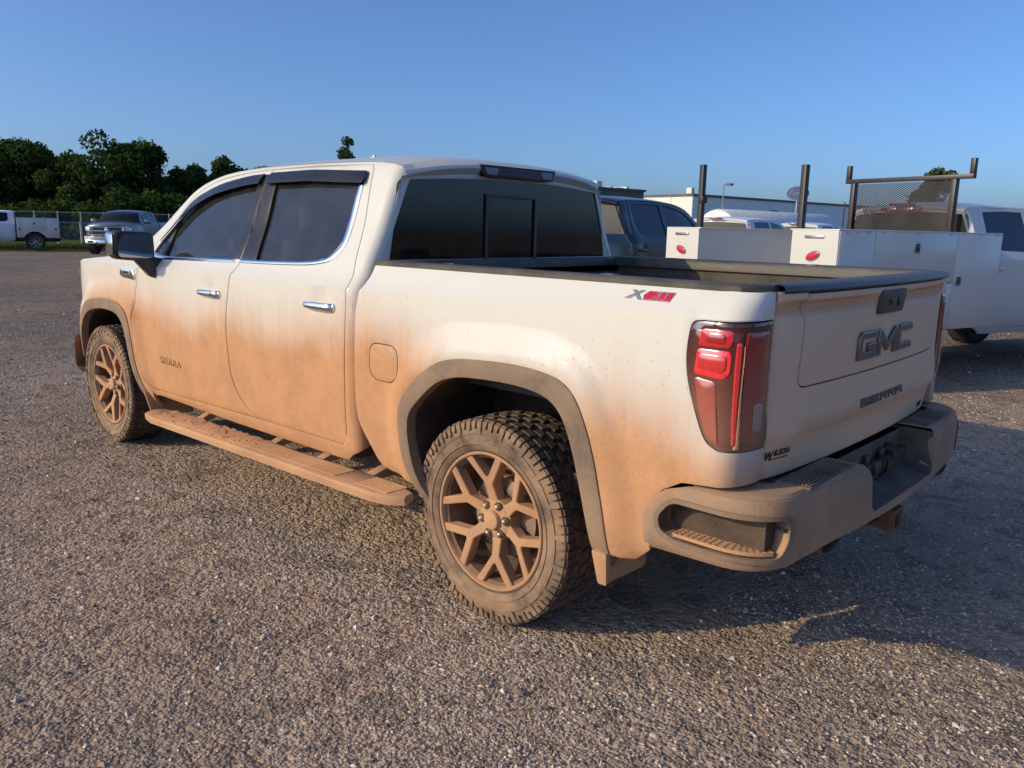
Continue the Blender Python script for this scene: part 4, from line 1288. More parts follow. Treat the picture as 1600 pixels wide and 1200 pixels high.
for s in (1, -1):
    # pocket step in the corner
    pk = [(s * a, b) for a, b in pocket]
    def finn(u, v, s=s):
        X = fbump(u, v); n = fnormal(fbump, np.stack([np.asarray(u), np.asarray(v)], 1), -1)
        return X - n * .075
    o = panel('step_recess', [tuple(p) for p in inset((lambda q: q if area(q) > 0 else q[::-1])(resample(pk, .03)), -.012)], finn, M['bumper_step'], bmp, res=.06, roll=0, depth=.004, sign=-1)
    # rim of the pocket, and its floor with grip holes
    q = resample(pk, .03); q = q if area(q) > 0 else q[::-1]
    mb = MB()
    a = fbump(q[:, 0], q[:, 1]); n = fnormal(fbump, q, -1)
    A = np.stack([a + n * .004, a - n * .02, a - n * .075]); A = np.concatenate([A, A[:, :1]], 1)
    mb.grid(A); mb.build('step_rim', M['moulding'], bmp, angle=50)
    ring = inset(q, -.016)
    A = np.stack([fbump(q[:, 0], q[:, 1]) + fnormal(fbump, q, -1) * .005, fbump(ring[:, 0], ring[:, 1]) + fnormal(fbump, ring, -1) * .006, fbump(ring[:, 0], ring[:, 1]) - fnormal(fbump, ring, -1) * .01])
    A = np.concatenate([A, A[:, :1]], 1)
    MB().grid(A).build('step_bezel', M['moulding'], bmp, angle=50)
    us = np.linspace(.90, UE - .11, 16)
    pts_ = []
    for u in us:
        p0 = fbump(np.array([s * u]), np.array([.60]))[0]; n0 = fnormal(fbump, np.array([[s * u, .60]]), -1)[0]
        n0[2] = 0; n0 /= np.linalg.norm(n0)
        pts_.append((p0, n0))
    for p0, n0 in pts_:
        a_ = p0 - n0 * .010; b_ = p0 - n0 * .070; t_ = np.array([-n0[1], n0[0], 0]) * .0042
        MB().hexa([(*(a_ - t_)[:2], .597), (*(a_ + t_)[:2], .597), (*(b_ + t_)[:2], .597), (*(b_ - t_)[:2], .597), (*(a_ - t_)[:2], .609), (*(a_ + t_)[:2], .609), (*(b_ + t_)[:2], .609), (*(b_ - t_)[:2], .609)]).build('grip_bar', M['board'], bmp)
    for dd in (.014, .031, .048, .066):
        A = []
        for p0, n0 in pts_:
            A.append([(*(p0 - n0 * (dd + e_))[:2], z_) for e_, z_ in ((-.0045, .597), (-.0045, .608), (.0045, .608), (.0045, .597))])
        MB().grid(np.array(A)).build('grip_bar', M['board'], bmp, angle=30)
    mb = MB()
    A = []
    for u in np.linspace(.86, UE - .06, 20):
        p0 = fbump(np.array([s * u]), np.array([.60]))[0]; n0 = fnormal(fbump, np.array([[s * u, .60]]), -1)[0]
        A.append([p0 - n0 * .002, p0 - n0 * .078])
    A = np.array(A); A[..., 2] = .5955
    mb.grid(A).build('step_floor', M['under'], bmp)
# top deck with ribbed step pads
mb = MB(); A = []
us = np.concatenate([np.linspace(UE - .16, .80, 14), np.linspace(.74, .37, 6)])
for s in (1, -1):
    mb = MB(); A = []
    for u in us:
        p0 = fbump(np.array([s * u]), np.array([.770]))[0]
        inn = np.array([-1.07, s * min(u, .80), 0]) if u <= .80 else np.array([-1.07 + .10 * min(1, (u - .80) / .25), s * (.80 + .04 * min(1, (u - .80) / .25)), 0])
        A.append([(p0[0], p0[1], .770), (p0[0] * .9 + inn[0] * .1, p0[1] * .9 + inn[1] * .1, .781), (inn[0], inn[1], .781)])
    mb.grid(np.array(A)); mb.build('bumper_top', M['chrome_muddy'], bmp, angle=40)
    for i in range(9):
        x = -1.172 + i * .0115
        MB().box(x, x + .006, *sorted((s * .41, s * .755)), .780, .788).build('step_pad_rib', M['bumper_step'], bmp)
    MB().box(-1.178, -1.066, *sorted((s * .395, s * .77)), .776, .7835).build('step_pad', M['bumper_step'], bmp, bevel=.003)
MB().hexa([(-1.17, -.90, .752), (-.86, -.90, .752), (-.86, .90, .752), (-1.17, .90, .752), (-1.17, -.90, .762), (-.86, -.90, .768), (-.86, .90, .768), (-1.17, .90, .762)]).build('bumper_shelf', M['moulding'], bmp) if False else None
for s in (1, -1):
    MB().box(-1.12, -.86, *sorted((s * .40, s * .86)), .752, .7655).build('bumper_shelf', M['moulding'], bmp)
# licence plate recess
Rc = simple('recess_plastic', (.035, .032, .030), .6, dust=.55, dustcol=(.25, .18, .12))
mb = MB()
rp = fbump(np.array([n_[0] for n_ in nt]), np.array([n_[1] for n_ in nt]))
back = [(-1.095, .355, .775), (-1.095, .335, .66), (-1.085, .31, .645), (-1.085, -.31, .645), (-1.095, -.335, .66), (-1.095, -.355, .775)]
mb.add(list(rp) + back, [(i, i + 1, 7 + i, 6 + i) for i in range(5)] + [(6, 7, 8, 9, 10, 11)])
mb.build('plate_recess', Rc, bmp, smooth=False, recalc=False)
for y0, y1, z0, z1 in ((-.10, -.055, .70, .735), (.055, .10, .70, .735)):
    MB().box(-1.115, -1.09, y0, y1, z0, z1).build('plate_lamp', M['dark'], bmp, bevel=.004)
MB().box(-1.135, -1.09, -.05, .05, .655, .705).build('trailer_socket', M['dark'], bmp, bevel=.006)
mb = MB(); mb.lathe([(.001, -.03), (.028, -.03), (.030, 0)], 14, axis='x', c=(-1.10, -.17, .715)); mb.build('trailer_socket', M['dark'], bmp)
mb = MB(); mb.tube([(-1.12, -.02, .70), (-1.15, -.03, .715), (-1.14, -.05, .66), (-1.12, -.04, .64)], .006, 6); mb.build('wiring', M['dark'], bmp)
# hitch receiver
mb = MB()
xo, xi_ = -1.215, -.95
for (y0, y1, z0, z1) in ((-.038, .038, .455, .465), (-.038, .038, .521, .531), (-.038, -.028, .465, .521), (.028, .038, .465, .521)):
    mb.box(xo, xi_, y0, y1, z0, z1)
mb.box(xo - .002, xo + .02, -.047, .047, .448, .455); mb.box(xo - .002, xo + .02, -.047, .047, .531, .538); mb.box(xo - .002, xo + .02, -.047, -.038, .455, .531); mb.box(xo - .002, xo + .02, .038, .047, .455, .531)
hr = mb.build('hitch_receiver', M['steel'], truck)
mb = MB(); mb.cyl((-1.0, -.55, .50), (-1.0, .55, .50), .035, 12); mb.build('hitch_crossbar', M['steel'], truck)
mb = MB(); mb.hexa([(-1.16, -.12, .48), (-.95, -.12, .48), (-.95, .12, .48), (-1.16, .12, .48), (-1.16, -.12, .492), (-.95, -.12, .492), (-.95, .12, .492), (-1.16, .12, .492)]); mb.build('hitch_plate', M['steel'], truck)
# exhaust tips let into the lower edge of the bumper
for s in (1, -1):
    A = []
    for t, sc in ((0, 1), (.0, .9), (.25, .9)):
        A.append([(-1.195 + t, s * (.60) + .085 * sc * math.cos(a) * (1 if abs(math.cos(a)) < 2 else 1), (.562) + .026 * sc * math.sin(a)) for a in np.linspace(0, 2 * PI, 17)])
    B = [[(-1.195 + .25, q[1], q[2]) for q in A[0]]] + A
    MB().grid(np.array(B)).build('exhaust_tip', M['steel'], truck, angle=40)
MB().box(-1.12, -.75, -.93, .93, .56, .70).build('bumper_bracket', M['under'], truck)

# -- running boards
def zb_(x): return .374 + (2.90 - x) * .0245
for s in (1,):
    A = []
    xs = [2.905, 2.88, 2.75] + list(np.linspace(2.6, .56, 18)) + [.47, .405]
    for x in xs:
        z = zb_(x)
        yo = 1.118; yn = .952
        if x > 2.88: yo, yn = 1.05, .99
        elif x > 2.8: yo = 1.09
        if x < .5: yo = 1.10; yn = .985
        if x < .42: yo = 1.055; yn = 1.005
        prof = [(yn, z - .030), (yn, z - .004), (yn + .006, z), (yo - .022, z), (yo - .006, z - .005), (yo, z - .016), (yo - .004, z - .046), (yo - .02, z - .052), (yn + .03, z - .045)]
        A.append([(x, s * a, b) for a, b in prof + [prof[0]]])
    mb = MB().grid(np.array(A)); k = len(A[0])
    mb.f.append(tuple(range(k - 1))); mb.m.append(0); mb.f.append(tuple((len(A) - 1) * k + i for i in range(k - 1))); mb.m.append(0)
    rb = mb.build('running_board', M['board'], truck, angle=35)
    for x0, x1 in ((2.72, 1.90), (1.86, .86), (.70, .48)):
        for j in range(9):
            y = .972 + j * .0135
            v = [(x0, y, zb_(x0) - .002), (x1, y, zb_(x1) - .002), (x1, y + .007, zb_(x1) - .002), (x0, y + .007, zb_(x0) - .002)]
            MB().hexa(v + [(a, b, c + .006) for a, b, c in v]).build('board_rib', M['board'], rb)
    for x in (2.45, 1.62, 1.18, .78):
        MB().hexa([(x - .03, .80, .40), (x + .03, .80, .40), (x + .03, .97, zb_(x) - .035), (x - .03, .97, zb_(x) - .035), (x - .03, .80, .46), (x + .03, .80, .46), (x + .03, .97, zb_(x) - .008), (x - .03, .97, zb_(x) - .008)]).build('board_bracket', M['board'], rb, bevel=.006)
    mirror_y(rb)
# clods of mud lying on the board
mb = MB()
for i in range(300):
    x = random.betavariate(2.6, 2.2) * 1.35 + 1.50
    y = .958 + abs(random.gauss(0, .055))
    if y > 1.10: continue
    r = random.uniform(.003, .009) * (1.3 if random.random() < .1 else 1)
    g = blob_box(x, y, zb_(x) + r * .2, r * random.uniform(.9, 1.6), r * random.uniform(.8, 1.2), r * .75, 2, 6, 4)
    g += np.array([random.uniform(-.2, .2) * r for _ in range(g.size)]).reshape(g.shape) * 0
    mb.grid(g)
o = mb.build('mud_clods', M['mud'], rb, recalc=False); o['kind'] = 'stuff'
# a film of dried mud heaped along the inner half of the board
A = []
for x in np.linspace(2.80, 1.42, 60):
    row = []
    for j, y in enumerate(np.linspace(.955, 1.085, 9)):
        t = (y - .955) / .13
        h = .010 * (1 - t) ** 1.3 * (.4 + random.random()) * min(1, (x - 1.40) / .4) * min(1, (2.82 - x) / .1)
        row.append((x, y, zb_(x) + h - .0015))
    A.append(row)
MB().grid(np.array(A)).build('mud_layer', M['mud'], rb)

# -- underside
def liner(outl, x0):
    """inner wheel arch"""
    A = []
    q = resample([p for p in outl], .05, False)
    for (u, v) in q:
        y0 = float(S(np.array(u), np.array(v)))
        A.append([(u, y0 - .045, v), (u, .78, v + .015), (u, .52, v + .02)])
    A = np.array(A)
    mb = MB().grid(A)
    n = len(A)
    cen = (x0, .52, .45)
    b = len(mb.v); mb.v.append(cen)
    for i in range(n - 1):
        mb.f.append((i * 3 + 2, (i + 1) * 3 + 2, b)); mb.m.append(0)
    return mb.build('wheel_well', M['liner'], truck, angle=60)
for l in (liner(R_IN, 0), liner(F_IN, 3.745)): mirror_y(l)
mb = MB()
for s in (1, -1): mb.box(-1.0, 4.2, s * .48 - .04, s * .48 + .04, .46, .60)
for x in (-.8, .7, 1.9, 3.0): mb.box(x - .04, x + .04, -.48, .48, .48, .56)
mb.build('chassis_frame', M['under'], truck, bevel=.01)
MB().box(-.7, 4.1, -.86, .86, .60, .66).build('floor_pan', M['under'], truck)
MB().box(.88, 2.96, -.93, .93, .47, .58).build('rocker_inner', M['under'], truck)
mb = MB(); mb.cyl((0, -.75, .41), (0, .75, .41), .05, 14); mb.lathe([(.001, -.13), (.09, -.11), (.145, -.03), (.145, .03), (.09, .11), (.001, .13)], 20, axis='x', c=(0, 0, .41))
mb.build('rear_axle', M['under'], truck)
mb = MB(); mb.cyl((3.745, -.75, .41), (3.745, .75, .41), .035, 12); mb.build('front_axle', M['under'], truck)
for s in (1, -1):
    mb = MB()
    for k in range(3):
        mb.hexa([(-.72 + .1 * k, s * .55 - .03, .52 - .014 * k), (.62 - .1 * k, s * .55 - .03, .52 - .014 * k), (.62 - .1 * k, s * .55 + .03, .52 - .014 * k), (-.72 + .1 * k, s * .55 + .03, .52 - .014 * k), (-.72 + .1 * k, s * .55 - .03, .53 - .014 * k), (.62 - .1 * k, s * .55 - .03, .53 - .014 * k), (.62 - .1 * k, s * .55 + .03, .53 - .014 * k), (-.72 + .1 * k, s * .55 + .03, .53 - .014 * k)])
    mb.build('leaf_spring', M['under'], truck)
mb = MB(); mb.cyl((.05, .50, .36), (-.25, .52, .85), .03, 12); mb.cyl((.05, -.50, .36), (-.25, -.52, .85), .03, 12); mb.build('shock_absorber', M['under'], truck)
# mud flaps: rear and front
fl = panel('mud_flap', fillet([(1.005, .47), (.71, .47), (.71, .33), (.985, .345)], [.01, .01, .03, .03]), lambda u, v: np.stack([-.560 - (.46 - np.asarray(v)) * .12 - .04 * (np.asarray(u) - .7), np.asarray(u, float), np.asarray(v, float)], -1), M['board'], truck, res=.05, roll=.003, depth=.012, sign=-1)
mirror_y(fl)
ft = panel('flap_edge', fillet([(-.548, .47), (-.610, .47), (-.598, .345), (-.562, .345)], .008), lambda u, v: np.stack([np.asarray(u, float), 1.020 - (.47 - np.asarray(v)) * .2, np.asarray(v, float)], -1), M['board'], truck, res=.04, roll=.003, depth=.03)
mirror_y(ft)
fl = panel('mud_flap', fillet([(1.02, .47), (.72, .47), (.72, .30), (.99, .315)], .01), lambda u, v: np.stack([3.03 - (.47 - np.asarray(v)) * .2, np.asarray(u, float), np.asarray(v, float)], -1), M['board'], truck, res=.05, roll=.003, depth=.012, sign=-1)
mirror_y(fl)

# -- wheels
w0 = make_wheel(truck, M)
w0.location = (0, .838, .413)
spots = [(0, 1, .3), (3.745, 1, .95), (0, -1, .0), (3.745, -1, .5)]
for i, (x, s, a) in enumerate(spots):
    w = w0 if i == 0 else copy_tree(w0, truck)
    w.location = (x, s * .838, .413 - .004)
    w.rotation_euler = (0, a, 0)
    w.scale = (1, s, 1)

# -- inside the cab
mb = MB(); mb.box(.83, 3.1, -.86, .86, .64, .68); mb.build('cabin_floor', M['seat'], truck)
def seat(x, y, w, name, mat, back=.98):
    mb = MB()
    mb.hexa([(x, y - w, .72), (x + .52, y - w, .76), (x + .52, y + w, .76), (x, y + w, .72), (x, y - w, .95), (x + .52, y - w, .99), (x + .52, y + w, .99), (x, y + w, .95)])
    mb.hexa([(x - .04, y - w, .92), (x + .10, y - w, .92), (x + .10, y + w, .92), (x - .04, y + w, .92), (x - .17, y - w * .85, 1.46), (x - .06, y - w * .85, 1.46), (x - .06, y + w * .85, 1.46), (x - .17, y + w * .85, 1.46)])
    s_ = mb.build(name, mat, truck, bevel=.035, seg=3)
    MB().box(x - .19, x - .09, y - .13, y + .13, 1.50, 1.66).build('headrest', mat, s_, bevel=.035, seg=3)
    return s_
for y in (.42, -.42): seat(2.05, y, .26, 'front_seat', M['seat'])
seat(1.12, 0, .70, 'rear_seat', M['seat'])
mb = MB(); mb.hexa([(2.75, -.84, .85), (3.3, -.84, .85), (3.3, .84, .85), (2.75, .84, .85), (2.85, -.82, 1.25), (3.25, -.80, 1.32), (3.25, .80, 1.32), (2.85, .82, 1.25)])
mb.build('dashboard', M['seat'], truck, bevel=.05, seg=3)
mb = MB(); 
th_ = np.linspace(0, 2 * PI, 29)
mb.tube([(2.62 - .10 * math.sin(a), .42 + .18 * math.cos(a), 1.22 + .16 * math.sin(a)) for a in th_], .015, 8)
mb.cyl((2.62, .42, 1.22), (2.85, .42, 1.12), .03, 8); mb.box(2.60, 2.63, .26, .58, 1.20, 1.235)
mb.build('steering_wheel', M['seat'], truck)
# lining of the roof and pillars
E_ = np.array(ROOF_EDGE); E_ = E_[E_[:, 0] < 2.5]
A = [[(max(e[0], .82), c * (float(S(np.array(e[0]), np.array(e[1]))) - .03), e[1] - .03 + .05 * (1 - abs(c) ** 2.6)) for c in np.linspace(-1, 1, 9)] for e in E_[1:]]
MB().grid(np.array(A)).build('headlining', M['seat_tan'], truck)
# price sheet stuck inside the far front window
st_ = MB().add([(2.30, -.905, 1.38), (2.12, -.905, 1.38), (2.12, -.81, 1.66), (2.30, -.81, 1.66)], [(0, 1, 2, 3)]).build('window_sticker', M['paper'], truck, recalc=False)
sk = simple('sticker_print', (.16, .30, .26), .7)
for (x0, x1, t0, t1) in ((2.28, 2.14, .82, .93), (2.28, 2.20, .50, .70), (2.18, 2.14, .44, .60), (2.26, 2.16, .10, .34)):
    q = lambda t: (-.9035 + .095 * t, 1.38 + .28 * t)
    MB().add([(x0, *q(t0)), (x1, *q(t0)), (x1, *q(t1)), (x0, *q(t1))], [(0, 1, 2, 3)]).build('sticker_print', sk, truck, recalc=False)
# ------------------------------------------------------------------ the place
def px_ray(u, v):
    """direction of sight for measuring where far things stand (u,v in a 1600 x 1200 frame)"""
    return CF + CR * ((u - 800) / 1253.42) + CU * ((600 - v) / 1253.42)
def at_depth(u, v, D): return CAM + px_ray(u, v) * D
def on_ground(u, v, z=0.):
    d = px_ray(u, v); return CAM + d * ((z - CAM.z) / d.z)
def hor(u): return 356.67 + (u - 800) * .0211
def height(u, v, D): return at_depth(u, v, D).z

# ground: crushed asphalt and gravel
k = NT('gravel_lot'); c = k.n('NewGeometry').outputs['Position']
big = k.noise(c, .35, 5, .6)
mid = k.noise(c, 2.2, 5, .6)
v1 = k.n('TexVoronoi', feature='F1'); k.t.links.new(c, v1.inputs['Vector']); v1.inputs['Scale'].default_value = 75
v1.inputs['Randomness'].default_value = 1
v2 = k.n('TexVoronoi', feature='F1'); k.t.links.new(c, v2.inputs['Vector']); v2.inputs['Scale'].default_value = 30
cell = k.n('SeparateColor'); k.t.links.new(v1.outputs['Color'], cell.inputs[0])
cell2 = k.n('SeparateColor'); k.t.links.new(v2.outputs['Color'], cell2.inputs[0])
base = k.mix(k.rng(cell.outputs[0], .0, 1.0, smooth=False), (.12, .100, .085), (.30, .245, .20))
base = k.mix(k.rng(cell.outputs[1], .84, .9), base, (.36, .31, .26))
base = k.mix(k.math('MULTIPLY', k.rng(cell2.outputs[1], .80, .86), .6), base, (.30, .25, .21))
base = k.mix(k.math('MULTIPLY', k.rng(mid, .40, .66), .6), base, (.27, .205, .155))
base = k.mix(k.math('MULTIPLY', k.rng(big, .40, .62), .55), base, (.125, .106, .092))
v3 = k.n('TexVoronoi', feature='F1'); k.t.links.new(c, v3.inputs['Vector']); v3.inputs['Scale'].default_value = 9
cell3 = k.n('SeparateColor'); k.t.links.new(v3.outputs['Color'], cell3.inputs[0])
base = k.mix(k.math('MULTIPLY', k.rng(cell3.outputs[0], .55, .85), .35), base, (.26, .215, .18))
base = k.mix(k.math('MULTIPLY', k.rng(cell3.outputs[1], .70, .85), .45), base, (.06, .052, .046))
sepg = k.n('SeparateXYZ'); k.t.links.new(c, sepg.inputs[0])
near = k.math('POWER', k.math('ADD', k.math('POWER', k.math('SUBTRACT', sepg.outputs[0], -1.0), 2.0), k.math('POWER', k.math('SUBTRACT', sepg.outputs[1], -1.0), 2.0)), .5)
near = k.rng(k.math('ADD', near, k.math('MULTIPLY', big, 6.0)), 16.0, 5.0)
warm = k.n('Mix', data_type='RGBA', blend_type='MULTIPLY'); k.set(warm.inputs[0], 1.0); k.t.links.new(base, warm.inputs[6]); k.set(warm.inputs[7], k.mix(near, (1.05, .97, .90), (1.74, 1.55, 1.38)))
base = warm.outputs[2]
trk = k.noise(k.vscale(c, (.25, 2.6, 1.0)), 1.0, 4, .6)
base = k.mix(k.math('MULTIPLY', k.rng(trk, .52, .68), .35), base, (.20, .165, .14))
hh = k.math('ADD', k.math('MULTIPLY', k.math('SUBTRACT', .7, v1.outputs['Distance']), .45), k.math('ADD', k.math('MULTIPLY', k.math('SUBTRACT', .7, v2.outputs['Distance']), .7), k.math('MULTIPLY', mid, 1.2)))
nb = k.bump(hh, 1.0, .018)
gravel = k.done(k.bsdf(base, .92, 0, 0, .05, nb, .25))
# ground sheet, finely divided near the camera with shallow undulation
def gz(x, y):
    x = np.asarray(x, float); y = np.asarray(y, float)
    w = np.clip((np.hypot(x - 1.8, y) - 4.5) / 6, 0, 1)
    return (.012 * np.sin(x * 1.3 + .7) * np.cos(y * 1.1 + .2) + .02 * np.sin(x * .33 + y * .21)) * w
r_ = np.concatenate([np.linspace(-9, 9, 61), 9 + np.cumsum(np.geomspace(.4, 260, 26))]); r_ = np.unique(np.concatenate([-r_, r_]))
gx, gy = np.meshgrid(r_, r_, indexing='ij')
V = np.stack([gx, gy, gz(gx, gy)], -1).reshape(-1, 3)
n = len(r_)
I = np.arange(n * n).reshape(n, n)
F = np.stack([I[:-1, :-1], I[1:, :-1], I[1:, 1:], I[:-1, 1:]], -1).reshape(-1, 4)
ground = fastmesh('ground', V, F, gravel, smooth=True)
tag(ground, kind='structure')

# loose stones
def stones(n, mat, name):
    # more of them close to the camera
    fx, fy = CF.x, CF.y; L = math.hypot(fx, fy); fx /= L; fy /= L
    D = 1.4 + 20.0 * rng.random(n * 2) ** 1.9
    ang = rng.uniform(-.66, .66, n * 2)
    px_ = CAM.x + D * (fx * np.cos(ang) - fy * np.sin(ang)); py_ = CAM.y + D * (fy * np.cos(ang) + fx * np.sin(ang))
    px_, py_, D = px_[:n], py_[:n], D[:n]
    pat = np.sin(px_ * 1.7 + 1.3 * np.sin(py_ * .9)) * np.sin(py_ * 2.1 + 1.1 * np.sin(px_ * 1.3)) + .5 * np.sin(px_ * 4.3 + py_ * 3.1)
    keep = rng.random(n) < np.clip(.62 + .38 * pat, .25, 1) * np.clip((21.4 - D[:n]) / 9, 0, 1)
    ok = keep & ~((py_ < .9) & (py_ > -.9) & (px_ > -.6) & (px_ < 4.3))
    for wx in (0, 3.745):
        ok &= ~((np.abs(px_ - wx) < .20) & (np.abs(py_ - .84) < .20))
    px_, py_, D = px_[ok], py_[ok], D[ok]
    m = len(px_)
    r = np.exp(rng.normal(math.log(.0032), .42, m)) * (1 + .065 * D)
    # irregular eight-faced stones
    base = np.array([(1, 0, 0), (0, 1, 0), (-1, 0, 0), (0, -1, 0), (0, 0, 1), (0, 0, -1)], float)
    tri = np.array([(0, 1, 4), (1, 2, 4), (2, 3, 4), (3, 0, 4), (1, 0, 5), (2, 1, 5), (3, 2, 5), (0, 3, 5)])
    B = base[None] * (1 + rng.uniform(-.35, .35, (m, 6, 1))) + rng.uniform(-.25, .25, (m, 6, 3))
    B *= np.stack([rng.uniform(.8, 1.5, m), rng.uniform(.7, 1.1, m), rng.uniform(.45, .9, m)], 1)[:, None, :]
    a = rng.uniform(0, 2 * PI, m); ca, sa = np.cos(a)[:, None], np.sin(a)[:, None]
    X = B[..., 0] * ca - B[..., 1] * sa; Y = B[..., 0] * sa + B[..., 1] * ca
    V = np.stack([X * r[:, None] + px_[:, None], Y * r[:, None] + py_[:, None], B[..., 2] * r[:, None] + gz(px_, py_)[:, None] + r[:, None] * .15], -1)
    F = (tri[None] + (np.arange(m) * 6)[:, None, None]).reshape(-1, 3)
    o = fastmesh(name, V.reshape(-1, 3), F, mat)
    return o
k = NT('loose_stone'); gi = k.n('NewGeometry')
rnd = gi.outputs['Random Per Island']
cr = k.n('ValToRGB'); k.t.links.new(rnd, cr.inputs[0])
el = cr.color_ramp.elements
el[0].position = 0; el[0].color = (.13, .110, .095, 1); el[1].position = 1; el[1].color = (.68, .60, .52, 1)
for p_, c_ in ((.35, (.28, .228, .186)), (.62, (.42, .345, .285)), (.85, (.56, .465, .385)), (.94, (.66, .57, .48))):
    e = el.new(p_); e.color = (*c_, 1)
stone_m = k.done(k.bsdf(cr.outputs[0], .9, spec=.2))
st = stones(330000, stone_m, 'loose_gravel')
tag(st, 'loose grey and tan gravel scattered over the lot', 'gravel', kind='stuff')

# grass beyond the edge of the lot
A_, B_ = on_ground(0, 392.5), on_ground(200, 393.5)
ed = (B_ - A_).normalized(); nr = Vector((-ed.y, ed.x, 0))
if nr.dot(A_ - CAM) < 0: nr = -nr
k = NT('mown_grass'); c = k.n('NewGeometry').outputs['Position']
gcol = k.mix(k.rng(k.noise(c, .9, 6, .7), .3, .7), (.055, .085, .018), (.14, .15, .045))
gcol = k.mix(k.rng(k.noise(c, .25, 3), .52, .65), gcol, (.17, .15, .07))
grass_m = k.done(k.bsdf(gcol, .95, normal=k.bump(k.noise(c, 14, 4, .8), 1.0, .08), spec=.1))
mb = MB(); A = []
for t in np.linspace(-140, 140, 141):
    row = []
    for s_ in (0, .25, .6, 1.5, 4, 9, 18, 40, 120):
        p_ = A_ + ed * t + nr * (s_ + (.25 * math.sin(t * .9) + .15 * math.sin(t * 2.3) if s_ < 3 else 0))
        row.append((p_.x, p_.y, .006 + min(.12, s_ * .10) + (.05 * math.sin(t * .31 + s_) if s_ > 3 else 0) + (s_ - 40) * .02 * (s_ > 40)))
    A.append(row)
g_ = mb.grid(np.array(A)).build('grass_verge', grass_m, angle=80); tag(g_, kind='structure')
# blades along the near edge of the verge
m = 26000
t = rng.uniform(-18, 14, m); s_ = rng.uniform(0, 1, m) ** 1.3 * 9
bx_ = A_.x + ed.x * t + nr.x * s_; by_ = A_.y + ed.y * t + nr.y * s_
bh = rng.uniform(.05, .16, m); a = rng.uniform(0, 2 * PI, m); w = .012
tx, ty = np.cos(a) * w, np.sin(a) * w
z0 = np.minimum(.12, s_ * .1)
V = np.stack([np.stack([bx_ - tx, by_ - ty, z0], -1), np.stack([bx_ + tx, by_ + ty, z0], -1), np.stack([bx_ + rng.normal(0, .05, m), by_ + rng.normal(0, .05, m), z0 + bh], -1)], 1)
gs = fastmesh('grass_blades', V.reshape(-1, 3), np.arange(3 * m).reshape(-1, 3), grass_m)
tag(gs, 'short mown grass along the fence', 'grass', kind='stuff')

